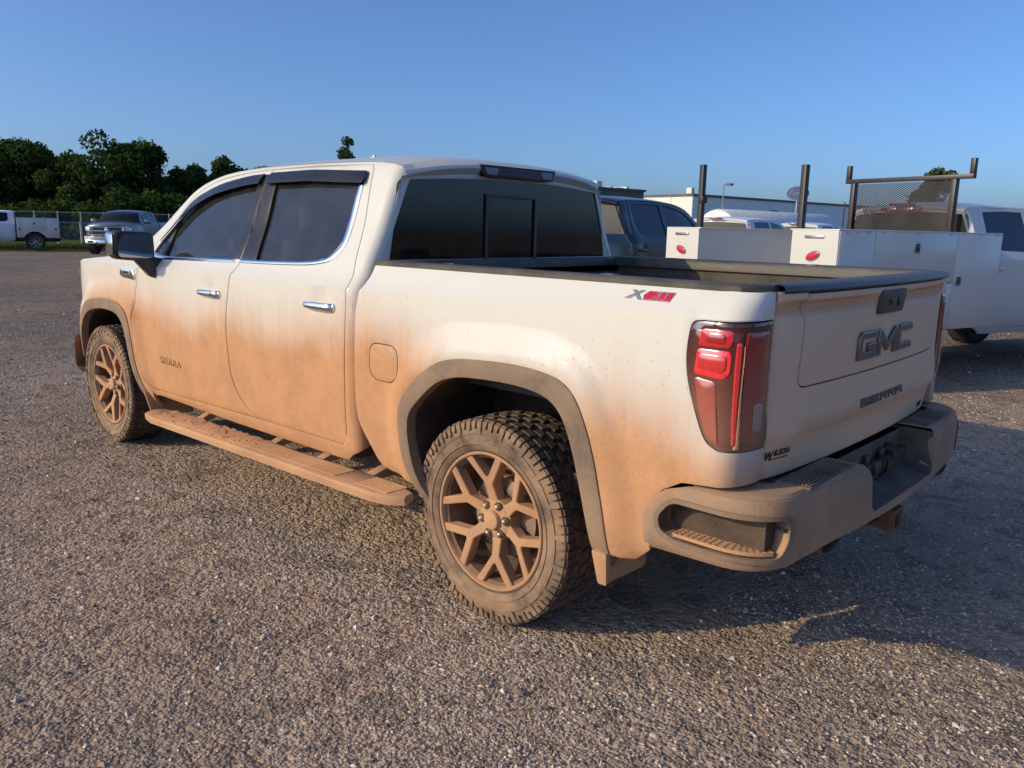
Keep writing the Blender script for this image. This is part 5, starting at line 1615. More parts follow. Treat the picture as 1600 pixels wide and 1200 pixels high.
# -- trees
bark = simple('bark', (.07, .055, .042), .9, bumpy=.8, scale=3)
def leaf_mat(name, lo, hi):
    k = NT(name); gi = k.n('NewGeometry')
    col = k.mix(gi.outputs['Random Per Island'], lo, hi)
    d = k.n('BsdfDiffuse'); k.t.links.new(col, d.inputs[0])
    t = k.n('BsdfTranslucent'); k.t.links.new(k.mix(.5, col, (.12, .16, .02)), t.inputs[0])
    m = k.n('MixShader'); m.inputs[0].default_value = .22
    k.t.links.new(d.outputs[0], m.inputs[1]); k.t.links.new(t.outputs[0], m.inputs[2])
    return k.done(m.outputs[0])
LEAF = [leaf_mat('leaf_dark', (.022, .046, .014), (.062, .105, .030)), leaf_mat('leaf_mid', (.032, .060, .016), (.085, .125, .035)), leaf_mat('leaf_olive', (.04, .055, .018), (.10, .115, .04))]
def tree(u, top, D, rad, label, mat=0, base_low=.12, n=10500, leaf=.17, group=None, conifer=False, name='oak_tree', zbase=0., squash=1.):
    b = at_depth(u, hor(u), D)
    H = height(u, top, D) - zbase
    t_ = empty(name, (b.x, b.y, zbase))
    R = rad * (1.0 if conifer or D < 60 or u > 500 else 1.12)
    lobes = []
    rs = np.random.default_rng(int(abs(u) * 7 + D))
    if conifer:
        for i in range(16):
            f_ = i / 15; z = H * (.2 + .78 * f_)
            for j in range(3):
                a = rs.uniform(0, 2 * PI); q = R * (1 - f_) * .55
                lobes.append((q * math.cos(a), q * math.sin(a), z, R * (1 - f_) * .5 + .25, .45))
    else:
        nl = 17
        for i in range(nl):
            f_ = rs.uniform(base_low, .90); z = H * f_
            q = R * math.sqrt(max(0, 1 - ((f_ - .5) / .55) ** 2)) * rs.uniform(.35, .95)
            a = 2 * PI * i * .618 + rs.uniform(-.4, .4)
            r = R * rs.uniform(.26, .46)
            lobes.append((q * math.cos(a), q * math.sin(a), min(z, H - r * .7), r, r * rs.uniform(.65, .9)))
        lobes.append((0, 0, H * .62, R * .55, H * .25))
        lobes.append((rs.uniform(-.2, .2) * R, rs.uniform(-.2, .2) * R, H - R * .28, R * .33, R * .28))
    L = np.array(lobes)
    wgt = L[:, 3] ** 2; wgt /= wgt.sum()
    idx = rs.choice(len(L), n, p=wgt)
    d = rs.normal(size=(n, 3)); d /= np.linalg.norm(d, axis=1)[:, None]
    rr = rs.uniform(.45, 1.05, n) ** .5
    # broken outline: push twigs out in clumps
    rr *= 1 + .16 * np.sin(d[:, 0] * 7 + idx) * np.sin(d[:, 1] * 6 + idx * 2) + .10 * np.sin(d[:, 2] * 9 + idx)
    C = L[idx, :3] + d * rr[:, None] * L[idx, 3][:, None] * np.stack([np.ones(n), np.ones(n), L[idx, 4] / L[idx, 3]], 1)
    C[:, 2] = np.clip(C[:, 2], .15, None)
    nn = d + rs.normal(size=(n, 3)) * .7; nn /= np.linalg.norm(nn, axis=1)[:, None]
    t1 = np.cross(nn, rs.normal(size=(n, 3))); t1 /= np.linalg.norm(t1, axis=1)[:, None]
    t2 = np.cross(nn, t1)
    sz = leaf * rs.uniform(.6, 1.4, n)[:, None]
    V = np.stack([C - t1 * sz, C + t2 * sz * .6, C + t1 * sz, C - t2 * sz * .6], 1).reshape(-1, 3)
    fastmesh('crown', V, np.arange(4 * n).reshape(-1, 4), LEAF[mat], t_)
    mb = MB()
    tr = max(.10, H * .022)
    mb.tube([(0, 0, -.1), (.04 * R, 0, H * .25), (-.03 * R, .03 * R, H * .5), (0, 0, H * .85)], [tr * 1.2, tr, tr * .7, tr * .2], 8)
    for lx, ly, lz, lr, _ in lobes[:9]:
        mb.tube([(0, 0, lz * .45), (lx * .5, ly * .5, lz * .75), (lx, ly, lz)], [tr * .5, tr * .3, tr * .12], 5)
    mb.build('trunk', bark, t_, recalc=False)
    tag(t_, label, 'tree', group)
    return t_
TG = 'trees behind the fence'
tree(-14, 236, 62, 3.0, 'dark tree cut off by the left edge of the picture', 0, group=TG)
tree(36, 219, 64, 2.9, 'dark rounded tree above the white service truck cab by the left edge', 0, group=TG)
tree(80, 228, 66, 2.6, 'tree above the gap between the left service truck and the silver pickup', 1, group=TG)
tree(120, 240, 63, 2.3, 'lower dark tree just left of the tallest tree', 1, group=TG)
tree(176, 207, 64, 3.3, 'tallest dark tree above the silver pickup', 0, n=7000, group=TG)
tree(228, 222, 66, 2.6, 'dark tree whose crown slopes down to the gap in the tree line', 0, group=TG)
tree(270, 300, 90, 3.6, 'low sunlit olive tree in the gap of the tree line', 2, group=TG, n=3000, leaf=.22)
tree(308, 258, 68, 2.1, 'small dark tree just right of the gap in the tree line', 0, group=TG)
tree(350, 246, 68, 2.5, 'dark tree meeting the windscreen pillar of the muddy pickup', 0, group=TG)
tree(400, 262, 70, 3.0, 'dark tree mostly hidden behind the cab roof of the muddy pickup', 1, group=TG)
for i, (u, tp, D) in enumerate([(10, 318, 56), (100, 312, 58), (215, 300, 58), (285, 305, 60), (160, 318, 57), (55, 322, 57), (335, 312, 60)]):
    names = ['dark bush behind the left service truck cab', 'dark bush behind the fence left of the silver pickup', 'dark bush behind the silver pickup cab roof', 'dark bush below the gap in the tree line', 'dark bush behind the silver pickup bonnet', 'dark bush above the utility body of the left service truck', 'dark bush beside the windscreen pillar of the muddy pickup']
    tree(u, tp, D, 2.4, names[i], 0, base_low=.05, n=2600, leaf=.16, name='bush', group='bushes behind the fence')
tree(546, 216, 75, 1.7, 'lone dark tree top showing above the cab roof', 0, group=None, n=4200, leaf=.14, base_low=.35)
tree(1452, 262, 55, 1.55, 'tree seen through the mesh of the headache rack', 2, n=4200, leaf=.12, base_low=.3)
# far wooded rise that closes the view
k = NT('far_hill'); c = k.n('NewGeometry').outputs['Position']
hm = k.done(k.bsdf(k.mix(k.rng(k.noise(c, .06, 5), .35, .65), (.06, .075, .03), (.13, .125, .06)), 1.0, spec=0.))
A = []
for i, u in enumerate(np.linspace(-400, 2000, 60)):
    p0 = at_depth(u, hor(u), 420 + 30 * math.sin(i)); p1 = at_depth(u, hor(u), 520)
    h0 = (10 + 3 * math.sin(i * .7)) if u < 700 else 3.0
    A.append([(p0.x, p0.y, -1), (p0.x * .9 + p1.x * .1, p0.y * .9 + p1.y * .1, h0 * .7), (p1.x, p1.y, h0), (p1.x * 1.2, p1.y * 1.2, -1)])
h_ = MB().grid(np.array(A)).build('hills', hm, angle=80); tag(h_, kind='structure')

# -- chain link fence
galv = simple('galvanised_steel', (.36, .37, .36), .45, .7)
def fence(p0, p1, H, nposts, label, wires=True):
    t_ = empty('chain_link_fence', p0)
    d = Vector(p1) - Vector(p0); L = d.length; d.normalize()
    for i in range(nposts):
        q = d * (L * i / (nposts - 1))
        mb = MB(); mb.cyl((q.x, q.y, 0), (q.x, q.y, H + .06), .04, 8); mb.build('post', galv, t_)
    mb = MB(); mb.cyl((0, 0, H), tuple(d * L + Vector((0, 0, H))), .028, 8); mb.build('top_rail', galv, t_)
    m = int(L / .14); V = []; F = []
    for i in range(m):
        for sg in (1, -1):
            a = L * (i + .5) / m; b_ = a + sg * H * .6
            b_ = min(max(b_, 0), L)
            zt = .05 + (H - .05) * (abs(b_ - a) / (H * .6))
            w_ = .0035
            pa = d * a; pb = d * b_
            k_ = len(V)
            V += [(pa.x - d.x * w_, pa.y - d.y * w_, .05), (pa.x + d.x * w_, pa.y + d.y * w_, .05), (pb.x + d.x * w_, pb.y + d.y * w_, zt), (pb.x - d.x * w_, pb.y - d.y * w_, zt)]
            F.append((k_, k_ + 1, k_ + 2, k_ + 3))
    o = fastmesh('wire_mesh', V, F, galv, t_); o['kind'] = 'stuff'
    tag(t_, label, 'fence')
    return t_
q0 = at_depth(-60, hor(-60), 49); q1 = at_depth(330, hor(330), 54)
fence((q0.x, q0.y, .1), (q1.x, q1.y, .1), 1.85, 12, 'tall chain link fence running in front of the trees')
q0 = at_depth(88, hor(88), 44.5); q1 = at_depth(160, hor(160), 46.5)
fence((q0.x, q0.y, .1), (q1.x, q1.y, .1), 1.25, 3, 'lower chain link gate between service truck and silver pickup')

# ------------------------------------------------------------------ the other vehicles
def bg_mats(col, name, metal=0., dust=.08, moulding=None):
    m = {}
    k = NT(name + '_paint'); c = k.coord()
    n1 = k.noise(c, 1.5, 5, .6)
    sep = k.n('SeparateXYZ'); k.t.links.new(c, sep.inputs[0])
    dm = k.math('ADD', k.math('MULTIPLY', k.rng(sep.outputs[2], 1.0, .45), .35), k.math('MULTIPLY', k.rng(n1, .35, .7), dust))
    base = k.mix(dm, col, (.30, .22, .16))
    m['paint'] = k.done(k.bsdf(base, k.math('ADD', k.math('MULTIPLY', dm, .5), .32), metal, .35, .05))
    m['glass'] = simple(name + '_glass', (.006, .008, .011), .03, coat=.0, var=.3, scale=2, dust=.04, spec=.45)
    m['rglass'] = m['glass']
    m['moulding'] = moulding or m['paint']
    m['dark'] = M['dark']; m['lamp'] = M['lamp']
    m['fbump'] = M['chrome']
    m['tl'] = simple(name + '_tail_lamp', (.35, .01, .015), .2, coat=.8)
    return m
MW = dict(M)
MW['tyre'] = simple('tyre_rubber', (.02, .02, .021), .8, dust=.35, dustcol=(.14, .12, .10))
MW['rim'] = simple('alloy_wheel', (.42, .42, .43), .3, .9, dust=.2)
MW['cap'] = MW['rim']; MW['disc'] = simple('brake_disc_iron', (.15, .15, .15), .5, .8)
bgw = make_wheel(None, MW)
first_bgw = [True]
def add_wheels(root, R=1.0, front=True, rear=True, ty=.835, xr_=0.):
    for x in ([xr_] if rear else []) + ([3.745] if front else []):
        for s in (1, -1):
            if first_bgw[0]: w = bgw; first_bgw[0] = False; w.parent = root
            else: w = copy_tree(bgw, root)
            w.location = (x, s * ty, .409 * R); w.scale = (R, s, R); w.rotation_euler = (0, x * .3 + .1, 0)

def bg_handles(root, m):
    for x, z in ((2.13, 1.165), (1.08, 1.175)):
        for s in (1, -1):
            y = float(S(np.array(x), np.array(z)))
            MB().box(x - .11, x + .11, *sorted((s * (y - .01), s * (y + .035))), z - .018, z + .018).build('door_handle', m, root, bevel=.01)
    for s in (1, -1):
        G = blob_box(2.86, s * 1.12, 1.40, .08, .13, .10, 5, 14, 8)
        MB().grid(G).build('door_mirror', m, root, angle=60)

def bg_pickup(name, label, col, loc, heading, metal=0., scale=1.0, group=None, bed=True, dark_moulding=False, dust=.08, cat='pickup truck'):
    root = empty(name, loc, math.radians(heading))
    root.scale = (scale, scale, scale)
    m = bg_mats(col, name + str(len(bpy.data.materials)), metal, dust, M['dark'] if dark_moulding else None)
    m['bed'] = bed
    P = truck_shell(root, m, .11, near=False)
    for kk in ('fdoor', 'rdoor') + (('bed', 'tl') if bed else ()): mirror_y(P[kk])
    rear_wall(root, m, False)
    bg_handles(root, m['paint'] if not dark_moulding else M['dark'])
    MB().box(.66, .72, -.16, .16, 1.845, 1.875).build('high_brake_light', m['tl'], root, bevel=.006)
    MB().box(-.9, 4.2, -.80, .80, .50, .64).build('chassis', M['under'], root)
    MB().box(.83, 3.1, -.86, .86, .64, 1.20).build('cabin_interior', M['seat'], root)
    if bed:
        MB().box(-.98, .70, -.80, .80, .86, .90).build('bed_floor', M['bedliner'], root)
        for s in (1, -1):
            mb = MB(); mb.box(-1.02, .745, *sorted((s * .80, s * .925)), 1.368, 1.388); mb.build('bed_rail', m['paint'], root, bevel=.008)
            MB().box(-1.0, .72, *sorted((s * .79, s * .81)), .86, 1.37).build('bed_wall', m['paint'], root)
        MB().box(.70, .745, -.84, .84, .86, 1.38).build('bed_front', m['paint'], root)
        MB().box(-1.07, -1.0, -.835, .835, .79, 1.375).build('tailgate', m['paint'], root, bevel=.012)
        MB().box(-1.24, -1.08, -.98, .98, .56, .76).build('rear_bumper', M['chrome'], root, bevel=.03)
        # wheel wells
    for s in (1, -1):
        for x in ((0, 3.745) if bed else (3.745,)):
            MB().box(x - .42, x + .42, *sorted((s * .45, s * .60)), .35, .95).build('wheel_well', M['liner'], root)
    add_wheels(root, rear=bed)
    tag(root, label, cat, group)
    return root, m, P

def local_place(local, world_pt, heading, scale=1.0):
    a = math.radians(heading); c, s = math.cos(a), math.sin(a)
    x, y = local[0] * scale, local[1] * scale
    return (world_pt.x - (x * c - y * s), world_pt.y - (x * s + y * c), 0)

# dark blue-grey pickup behind the bed
dk = local_place((.80, -.93), at_depth(984, 352, 11.4), -86, 1.08)
dark_truck, dm_, _ = bg_pickup('pickup_truck', 'dark blue grey pickup parked beyond the bed of the muddy truck', (.007, .010, .017), dk, -86, .0, 1.08)
# far white pickups
wp = local_place((.80, -.93), at_depth(1181, 352, 17.5), -88, 1.0)
bg_pickup('pickup_truck', 'white pickup with dark windows seen between the two black rack posts', (.72, .73, .73), wp, -88, group='far white pickups')
wp = local_place((.80, -.93), at_depth(1288, 352, 24.0), -91, 1.0)
bg_pickup('pickup_truck', 'small far white pickup just left of the mesh headache rack', (.75, .76, .76), wp, -91, group='far white pickups')

# silver pickup facing the camera
rm_p = on_ground(149, 396.5)
rh = 139
rl = local_place((3.745, -.84), rm_p, rh, 1.06)
ram, rm_, _ = bg_pickup('pickup_truck', 'silver grey pickup with chrome grille facing the camera in front of the trees', (.20, .22, .26), rl, rh, .6, 1.06)
rb_ = M['chrome']
fx = 4.56
for (y0, y1, z0, z1) in ((-.72, .72, 1.135, 1.165), (-.70, .70, .80, .83), (-.70, -.66, .82, 1.15), (.66, .70, .82, 1.15), (-.66, .66, .965, .998), (-.05, .05, .82, 1.15)):
    MB().box(fx - .06, fx + .02, y0, y1, z0, z1).build('grille_bar', rb_, ram, bevel=.008)
MB().hexa([(fx + .02, -.07, .93), (fx + .05, -.05, .93), (fx + .05, .05, .93), (fx + .02, .07, .93), (fx + .02, -.09, 1.08), (fx + .05, -.07, 1.08), (fx + .05, .07, 1.08), (fx + .02, .09, 1.08)]).build('grille_emblem', rb_, ram, bevel=.01)
for s in (1, -1):
    MB().hexa([(4.30, s * .93, .97), (4.46, s * .72, .95), (4.47, s * .72, 1.17), (4.30, s * .93, 1.17), (4.36, s * .95, .98), (4.53, s * .73, .96), (4.52, s * .73, 1.16), (4.34, s * .94, 1.16)]).build('headlamp_unit', M['lamp'], ram, bevel=.015)
    MB().box(4.55, 4.60, *sorted((s * .62, s * .80)), .50, .58).build('fog_lamp_recess', M['dark'], ram, bevel=.01)
MB().box(4.54, 4.60, -.45, .45, .47, .55).build('bumper_intake', M['dark'], ram, bevel=.01)
A = []
for c_ in np.linspace(-1, 1, 13):
    x = 4.36 + .26 * (1 - abs(c_) ** 2.6)
    A.append([(x, c_ * .98, .60), (x + .04, c_ * .98, .63), (x + .04, c_ * .98, .75), (x, c_ * .98, .78)])
MB().grid(np.array(A)).build('bumper_top', M['chrome'], ram, angle=40)

# -- service bodies
wh = bg_mats((.62, .61, .575), 'service_body', 0., .10)['paint']
wh_in = simple('service_body_inside', (.60, .60, .58), .5, dust=.25, dustcol=(.35, .30, .25))
latch_m = simple('latch_steel', (.45, .44, .42), .3, .9, dust=.2)
blackpipe = simple('black_painted_tube', (.018, .017, .018), .4, dust=.12, dustcol=(.2, .1, .06))
def service_body(root, x0, x1, yo, yi, z0, z1, m, xa=0., doors=(), latches=()):
    """two side packs of lockers with a load floor between them"""
    for s in (1, -1):
        a, b = sorted((s * yo, s * yi))
        pk = MB()
        # outline with the wheel opening cut from the outer wall
        arch = [(xa + .50 * math.cos(t), max(z0, .42 + .50 * math.sin(t))) for t in np.linspace(PI, 0, 14)]
        poly = [(x0, z0)] + [(u, v) for u, v in arch if True] + [(x1, z0), (x1, z1), (x0, z1)]
        pk.prism(poly, lambda u, v, d: (u, d, v), a, b)
        side = pk.build('side_pack', m, root, smooth=True, angle=30)
        # doors of the lockers: proud sheets
        for i, (d0, d1, e0, e1) in enumerate(doors):
            yy = s * yo
            MB().box(d0, d1, *sorted((yy - s * .002, yy + s * .005)), e0, e1).build('locker_door', m, side, bevel=.003)
            for hx in np.linspace(d0 + .1, d1 - .1, 3):
                MB().box(hx - .03, hx + .03, *sorted((yy + s * .004, yy + s * .010)), e1 - .012, e1 - .002).build('hinge', latch_m, side)
        for cx, cz in latches:
            MB().box(cx - .045, cx + .045, *sorted((yy + s * .004, yy + s * .012)), cz - .06, cz + .06).build('latch', latch_m, side, bevel=.006)
            MB().box(cx - .03, cx + .03, *sorted((yy + s * .011, yy + s * .018)), cz - .042, cz + .038).build('latch_handle', M['dark'], side, bevel=.004)
        # rear: lamps
        yc = s * (yo + yi) / 2
        for zc, mm in ((z1 - .24, M['red']), (z1 - .40, simple('clear_lamp', (.6, .58, .52), .2, coat=.8))):
            q = [(yc + s * .075 * 0 + .075 * math.cos(t) * (1) , zc + .0 + .038 * math.sin(t)) for t in np.linspace(0, 2 * PI, 16, endpoint=False)]
            q = [(yc + (a_ - yc) * .94 - (b_ - zc) * .34 * s, zc + (b_ - zc) * .94 + (a_ - yc) * .34 * s) for a_, b_ in q]
            mb = MB(); mb.prism(q, lambda u, v, d: (x0 - d, u, v), 0, .018); mb.build('tail_lamp', mm, side, bevel=.004)
            q2 = [(yc + (a_ - yc) * 1.15, zc + (b_ - zc) * 1.2) for a_, b_ in q]
            mb = MB(); mb.prism(q2, lambda u, v, d: (x0 - d, u, v), 0, .009); mb.build('lamp_gasket', M['dark'] if mm is not M['red'] else latch_m, side)
        MB().box(x0 - .012, x0, yc - .11, yc + .11, z1 - .075, z1 - .045).build('marker_plate', latch_m, side, bevel=.003)
        MB().box(x0, x1, *sorted((s * yi - s * .03, s * yo + s * .004)), z1, z1 + .014).build('pack_lid', m, side, bevel=.004)
    MB().box(x0, x1, -yi, yi, z0 + .12, z0 + .18).build('load_floor', m, root)
    MB().box(x1 - .06, x1 - .01, -yi, yi, z0 + .18, z1 - .1).build('bulkhead', m, root)
    MB().box(x0 - .16, x0 - .01, -yo + .1, yo - .1, z0 - .12, z0 - .02).build('rear_step', M['bumper_step'], root, bevel=.01)
    for s in (1, -1):
        MB().box(xa - .42, xa + .42, *sorted((s * .45, s * .62)), .35, .92).build('wheel_well', M['liner'], root)

hd = -108.0
Bp = Vector((.81, -4.41, 0))
X0, X1, YO, YI = -1.85, .735, 1.21, .665
sl = local_place((X0, -YO), Bp, hd)
sv, sm_, _ = bg_pickup('service_truck', 'white service truck with utility body and black mesh headache rack', (.62, .61, .58), sl, hd, bed=False, cat='service truck')
for ch_ in sv.children:
    if 'wheel' not in ch_.name: ch_.scale = (1, ch_.scale.y, 1.03)
XA = -.72
service_body(sv, X0, X1, YO, YI, .60, 1.585, wh, XA, [(X0 + .012, -1.344, .61, 1.58), (-1.336, -.064, 1.10, 1.58), (-.056, X1 - .008, .61, 1.58), (-1.336, XA - .52, .61, 1.092), (XA + .52, -.064, .61, 1.092)], [(-.70, 1.44), (.03, 1.11), (-1.55, 1.1)])
add_wheels(sv, 1.0, front=False, ty=.92, xr_=XA)
MB().box(X0, 1.0, -.45, .45, .42, .58).build('frame_rail', M['under'], sv)
# rear posts
for y, zt in ((-YI - .045, 2.20), (YI + .055, 2.28)):
    MB().box(X0 + .03, X0 + .085, y - .03, y + .03, .75, zt).build('rack_post', blackpipe, sv, bevel=.004)
MB().box(X0 + .02, X0 + .10, YI + .0, YI + .06, 1.86, 1.94).build('post_clamp', blackpipe, sv, bevel=.01)
# headache rack
def a2w(local):  # helper for measuring
    a = math.radians(hd); return Vector((sl[0] + local[0] * math.cos(a) - local[1] * math.sin(a), sl[1] + local[0] * math.sin(a) + local[1] * math.cos(a), local[2] if len(local) > 2 else 0))
xr = X1 - .16
yl, yrr = .60, -.705        # posts
zt = 2.175
rk = empty('headache_rack', parent=sv)
bpy.data.objects.remove(rk)
for y in (yl, yrr): MB().box(xr - .035, xr + .035, y - .03, y + .03, 1.585, zt).build('rack_post', blackpipe, sv, bevel=.004)
MB().box(xr - .03, xr + .03, yrr - .215, yl + .115, zt - .0, zt + .05).build('rack_top_bar', blackpipe, sv, bevel=.004)
for y in (yrr - .19, yl + .09): MB().box(xr - .026, xr + .026, y - .026, y + .026, zt + .05, zt + .215).build('rack_horn', blackpipe, sv, bevel=.004)
V = []; F = []
cw, chh = .042, .0225
def strand(p, q, w_=.0078, th=.005):
    k_ = len(V)
    for dx in (-th / 2, th / 2):
        for pt in (p, q):
            for dz in (-w_ / 2, w_ / 2): V.append((xr + dx, pt[0], pt[1] + dz))
    F.extend([(k_, k_ + 1, k_ + 3, k_ + 2), (k_ + 4, k_ + 6, k_ + 7, k_ + 5), (k_ + 1, k_ + 5, k_ + 7, k_ + 3), (k_, k_ + 2, k_ + 6, k_ + 4)])
zlo = 1.60
ny_ = int((yl - yrr - .06) / cw); nz_ = int((zt - zlo) / chh)
for i in range(ny_):
    for j in range(nz_):
        y0 = yrr + .03 + i * cw; z0 = zlo + j * chh
        strand((y0, z0 + chh / 2), (y0 + cw / 2, z0 + chh)); strand((y0, z0 + chh / 2), (y0 + cw / 2, z0))
        strand((y0 + cw / 2, z0 + chh), (y0 + cw, z0 + chh / 2)); strand((y0 + cw / 2, z0), (y0 + cw, z0 + chh / 2))
o = fastmesh('rack_mesh', V, F, blackpipe, sv); o['kind'] = 'stuff'
# cab marker lights and the wide brake lamp of the service truck
MB().box(.655, .70, -.26, .26, 1.838, 1.885).build('brake_lamp', M['red'], sv, bevel=.008)
for y in (-.11, .11): MB().box(.648, .66, y - .06, y + .06, 1.846, 1.877).build('cargo_lamp', M['silver'], sv, bevel=.004)

# service truck at the left edge
lw = on_ground(57, 391.5)
lh = 73
ll = local_place((0, .84), lw, lh, 1.0)
ls, lm_, _ = bg_pickup('service_truck', 'white service truck with utility body parked at the left edge', (.66, .68, .72), ll, lh, bed=False, cat='service truck')
service_body(ls, -1.05, .73, 1.05, .62, .62, 1.55, wh, 0., [(-1.04, -.55, .64, 1.53), (-.54, .52, .96, 1.53), (.53, .72, .64, 1.53)], [(0, 1.3), (.62, 1.05), (-.9, 1.05)])
add_wheels(ls, 1.0, front=False)
MB().box(-1.05, 1.0, -.45, .45, .42, .58).build('frame_rail', M['under'], ls)

# -- tank, buildings, signs, poles
tp = at_depth(1118, hor(1118), 26)
tk = empty('tank_trailer', (tp.x, tp.y, 0), math.radians(-97))
tm = simple('tank_white', (.70, .71, .70), .4, dust=.15)
L_ = 6.5; R_ = .88
prof = [(.001, -.16), (.45, -.13), (.72, -.06), (.84, .0), (R_, .10), (R_, L_ - .1), (.84, L_), (.5, L_ + .12), (.001, L_ + .15)]
mb = MB(); mb.lathe(prof, 40, axis='x', c=(0, 0, 1.42)); mb.build('tank_shell', tm, tk, angle=40)
MB().box(-.20, -.12, -.28, .28, 1.15, 1.95).build('end_hatch', simple('hatch_cream', (.62, .58, .50), .6), tk, bevel=.02)
for x in (1.2, 5.0):
    MB().box(x - .12, x + .12, -.7, .7, .45, .75).build('saddle', M['dark'], tk)
    for s in (1, -1):
        mb = MB(); mb.lathe([(.2, -.1), (.36, -.11), (.38, 0), (.36, .11), (.2, .1)], 20, c=(x, s * .85, .38), closed=True); mb.build('wheel', MW['tyre'], tk)
tag(tk, 'white horizontal tank with a cream rounded end behind the far pickups', 'tank')

metalwall = simple('painted_metal_siding', (.88, .88, .87), .6, dust=.05, dustcol=(.35, .3, .26))
sunlit_siding = simple('sunlit_white_siding', (.72, .70, .64), .6)  # white siding with the sun's cream tint put into its colour
roofm = simple('grey_roof_edge', (.10, .10, .11), .6)
def warehouse():
    c0 = at_depth(1079, hor(1079), 112); c1 = at_depth(1620, hor(1620), 205); c2 = at_depth(905, hor(905), 132)
    t_ = empty('warehouse', (c0.x, c0.y, 0))
    a = Vector((c1.x - c0.x, c1.y - c0.y, 0)); b = Vector((c2.x - c0.x, c2.y - c0.y, 0))
    Hh = height(1079, 303, 112)
    H1 = height(1330, 322, 112 + (205 - 112) * .30)
    def wall(d, npan, mat, nm, th):
        L = d.length; e = d.normalized(); n_ = Vector((e.y, -e.x, 0))
        if n_.dot(Vector((CAM.x - c0.x, CAM.y - c0.y, 0))) < 0: n_ = -n_
        for i in range(npan):
            p0 = e * (L * i / npan + .04); p1 = e * (L * (i + 1) / npan - .04)
            q0 = p0 - n_ * th; q1 = p1 - n_ * th
            MB().hexa([(p0.x, p0.y, 0), (p1.x, p1.y, 0), (q1.x, q1.y, 0), (q0.x, q0.y, 0), (p0.x, p0.y, Hh - .3), (p1.x, p1.y, Hh - .3), (q1.x, q1.y, Hh - .3), (q0.x, q0.y, Hh - .3)]).build('wall_panel', mat, t_)
        p0 = -e * .1 + n_ * .15; p1 = e * L + n_ * .15; q0 = -e * .1 - n_ * .5; q1 = e * L - n_ * .5
        MB().hexa([(p0.x, p0.y, Hh - .32), (p1.x, p1.y, Hh - .32), (q1.x, q1.y, Hh - .32), (q0.x, q0.y, Hh - .32), (p0.x, p0.y, Hh), (p1.x, p1.y, Hh), (q1.x, q1.y, Hh), (q0.x, q0.y, Hh)]).build('eaves', roofm, t_)
        return e, n_, L
    e, n_, L = wall(a, 22, metalwall, 'long', .3)
    for f_ in (.14, .40, .66):
        p0 = e * (L * f_) + n_ * .3
        MB().box(p0.x - .5, p0.x + .5, p0.y - .5, p0.y + .5, Hh - 2.5, Hh - 1.7).build('wall_lamp', roofm, t_)
    wall(b, 6, sunlit_siding, 'end', .3)
    pts = [(0, 0), (a.x, a.y), (a.x + b.x, a.y + b.y), (b.x, b.y)]
    MB().add([(x, y, Hh - .05) for x, y in pts], [(0, 1, 2, 3)]).build('roof', roofm, t_)
    for f_ in (.02, .5, .98):
        p0 = b * f_
        MB().box(p0.x - .4, p0.x + .4, p0.y - .4, p0.y + .4, Hh, Hh + .8).build('roof_vent', sunlit_siding, t_)
    tag(t_, 'long grey metal warehouse with a white end wall tinted cream for sunlight on the right horizon', 'building')
warehouse()
def low_building():
    D = 88
    p0 = at_depth(880, hor(880), D); p1 = at_depth(1003, hor(1003), D + 8)
    t_ = empty('flat_roof_building', (p0.x, p0.y, 0))
    d = Vector((p1.x - p0.x, p1.y - p0.y, 0)); L = d.length; e = d.normalized(); n_ = Vector((e.y, -e.x, 0))
    if n_.dot(Vector((CAM.x - p0.x, CAM.y - p0.y, 0))) < 0: n_ = -n_
    Hh = height(940, 293, D + 4)
    wl = simple('brown_block_wall', (.16, .135, .115), .8)
    def slab(nm, m, a0, a1, b0, b1, z0, z1):
        P_ = [e * a0 + n_ * b0, e * a1 + n_ * b0, e * a1 + n_ * b1, e * a0 + n_ * b1]
        MB().hexa([(q.x, q.y, z0) for q in P_] + [(q.x, q.y, z1) for q in P_]).build(nm, m, t_)
    slab('wall', wl, 0, L, -10, 0, 0, Hh - .25)
    slab('parapet', roofm, -.2, L + .2, -10.2, .2, Hh - .25, Hh)
    slab('roof_unit', sunlit_siding, L * .50, L * .57, -3, -1.5, Hh, Hh + .75)
    slab('roof_unit', simple('roof_unit_grey', (.4, .4, .4), .5), L * .72, L * .74, -3, -2, Hh, Hh + .3)
    slab('roof_unit', metalwall, L * .80, L * .90, -4, -2, Hh, Hh + .22)
    slab('roof_unit', sunlit_siding, L * .93, L * .97, -4, -2, Hh, Hh + .35)
    tag(t_, 'brown flat roofed building with roof units right of the cab', 'building')
low_building()
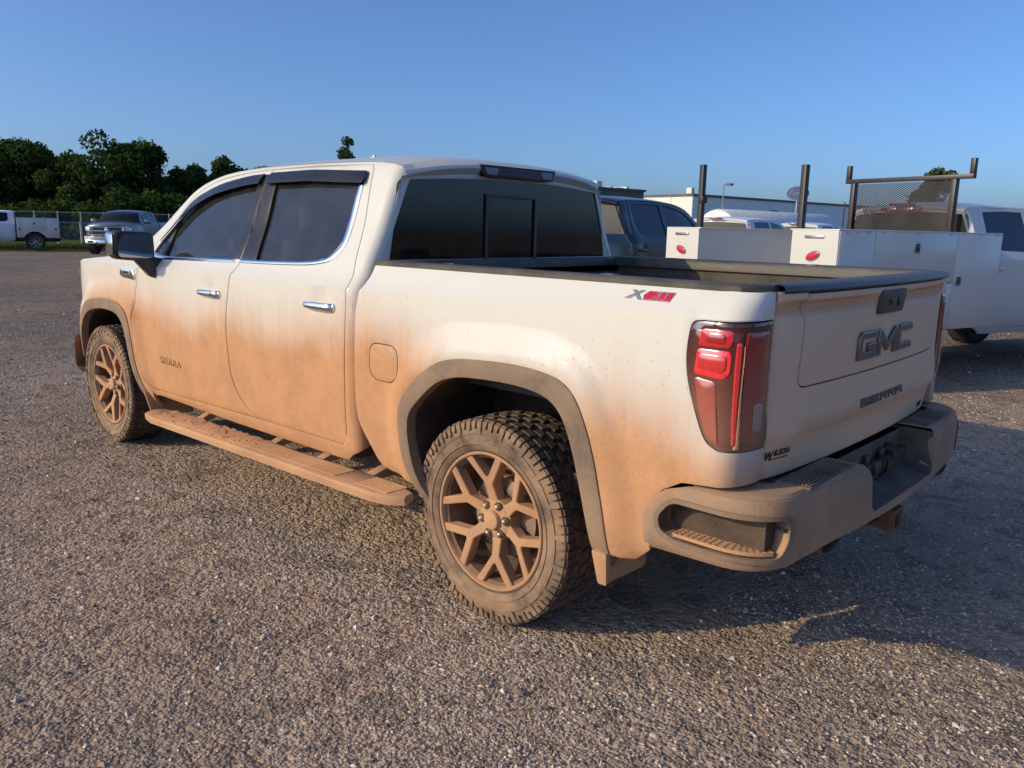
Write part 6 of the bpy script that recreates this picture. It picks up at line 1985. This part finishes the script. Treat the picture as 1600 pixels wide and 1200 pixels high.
# oval sign on a pole
sp = at_depth(1246.5, 302, 70)
sg = empty('oval_sign', (sp.x, sp.y, 0))
vd = Vector((CAM.x - sp.x, CAM.y - sp.y, 0)).normalized(); ex = Vector((-vd.y, vd.x, 0))
rot = Matrix.Rotation(math.radians(-22), 4, 'Z'); vd2 = rot @ vd; ex = Vector((-vd2.y, vd2.x, 0))
if ex.dot(CR) < 0: ex = -ex
def ell(a, b, n=40): return [(a * math.cos(t), b * math.sin(t)) for t in np.linspace(0, 2 * PI, n, endpoint=False)]
def sgf(u, v, d): return (ex.x * u + vd2.x * d, ex.y * u + vd2.y * d, sp.z + v)
hw = 16 / 1253.42 * 70 / math.cos(math.radians(22)); hh_ = 11 / 1253.42 * 70
mb = MB(); mb.prism(ell(hw, hh_), sgf, -.14, .14); mb.build('sign_rim', simple('sign_rim', (.10, .11, .14), .4, .5), sg, angle=30)
mb = MB(); mb.prism(ell(hw * .93, hh_ * .9), sgf, .14, .17); mb.build('sign_face', simple('sign_blue', (.012, .035, .17), .5), sg)
text_mesh('sign_script', 'Ford', hh_ * 1.0, .01, simple('sign_script_grey', (.12, .15, .21), .4), sg, frame_m((vd2.x * .185, vd2.y * .185, sp.z), ex, (0, 0, 1)), shear=.3, sx=1.25)
mb = MB(); mb.cyl((0, 0, 0), (0, 0, sp.z - hh_), .09, 10); mb.build('sign_pole', galv, sg)
tag(sg, 'blue oval sign with chrome rim high behind the rack posts', 'sign')
# far poles
def pole(u, top, D, r, label, arms):
    b = at_depth(u, hor(u), D); H = height(u, top, D)
    t_ = empty('utility_pole' if arms == 'cross' else 'lamp_post', (b.x, b.y, 0))
    mb = MB(); mb.cyl((0, 0, 0), (0, 0, H), r, 8, r * .7); mb.build('pole', galv if arms != 'cross' else bark, t_)
    e = Vector((CR.x, CR.y, 0)).normalized()
    if arms == 'cross':
        mb = MB(); mb.cyl(tuple(-e * 1.1 + Vector((0, 0, H - .4))), tuple(e * 1.1 + Vector((0, 0, H - .4))), .07, 6); mb.build('cross_arm', bark, t_)
    else:
        p_ = e * .7 + Vector((0, 0, H))
        mb = MB(); mb.cyl((0, 0, H - .1), tuple(p_), .05, 6); mb.build('lamp_arm', galv, t_)
        MB().box(p_.x - .35, p_.x + .35, p_.y - .35, p_.y + .35, p_.z - .12, p_.z + .15).build('lamp_head', roofm, t_)
    tag(t_, label, 'pole')
pole(1126, 289, 100, .09, 'thin lamp post above the grey warehouse', 'lamp')
pole(1315, 316, 130, .15, 'far utility pole left of the mesh rack', 'cross')
# white beacon post on the right edge
bp_ = a2w((2.5, -.35, 0))
MB().box(2.40, 2.46, -.55, -.49, 1.86, 2.02).build('beacon_mount', wh, sv, bevel=.01)
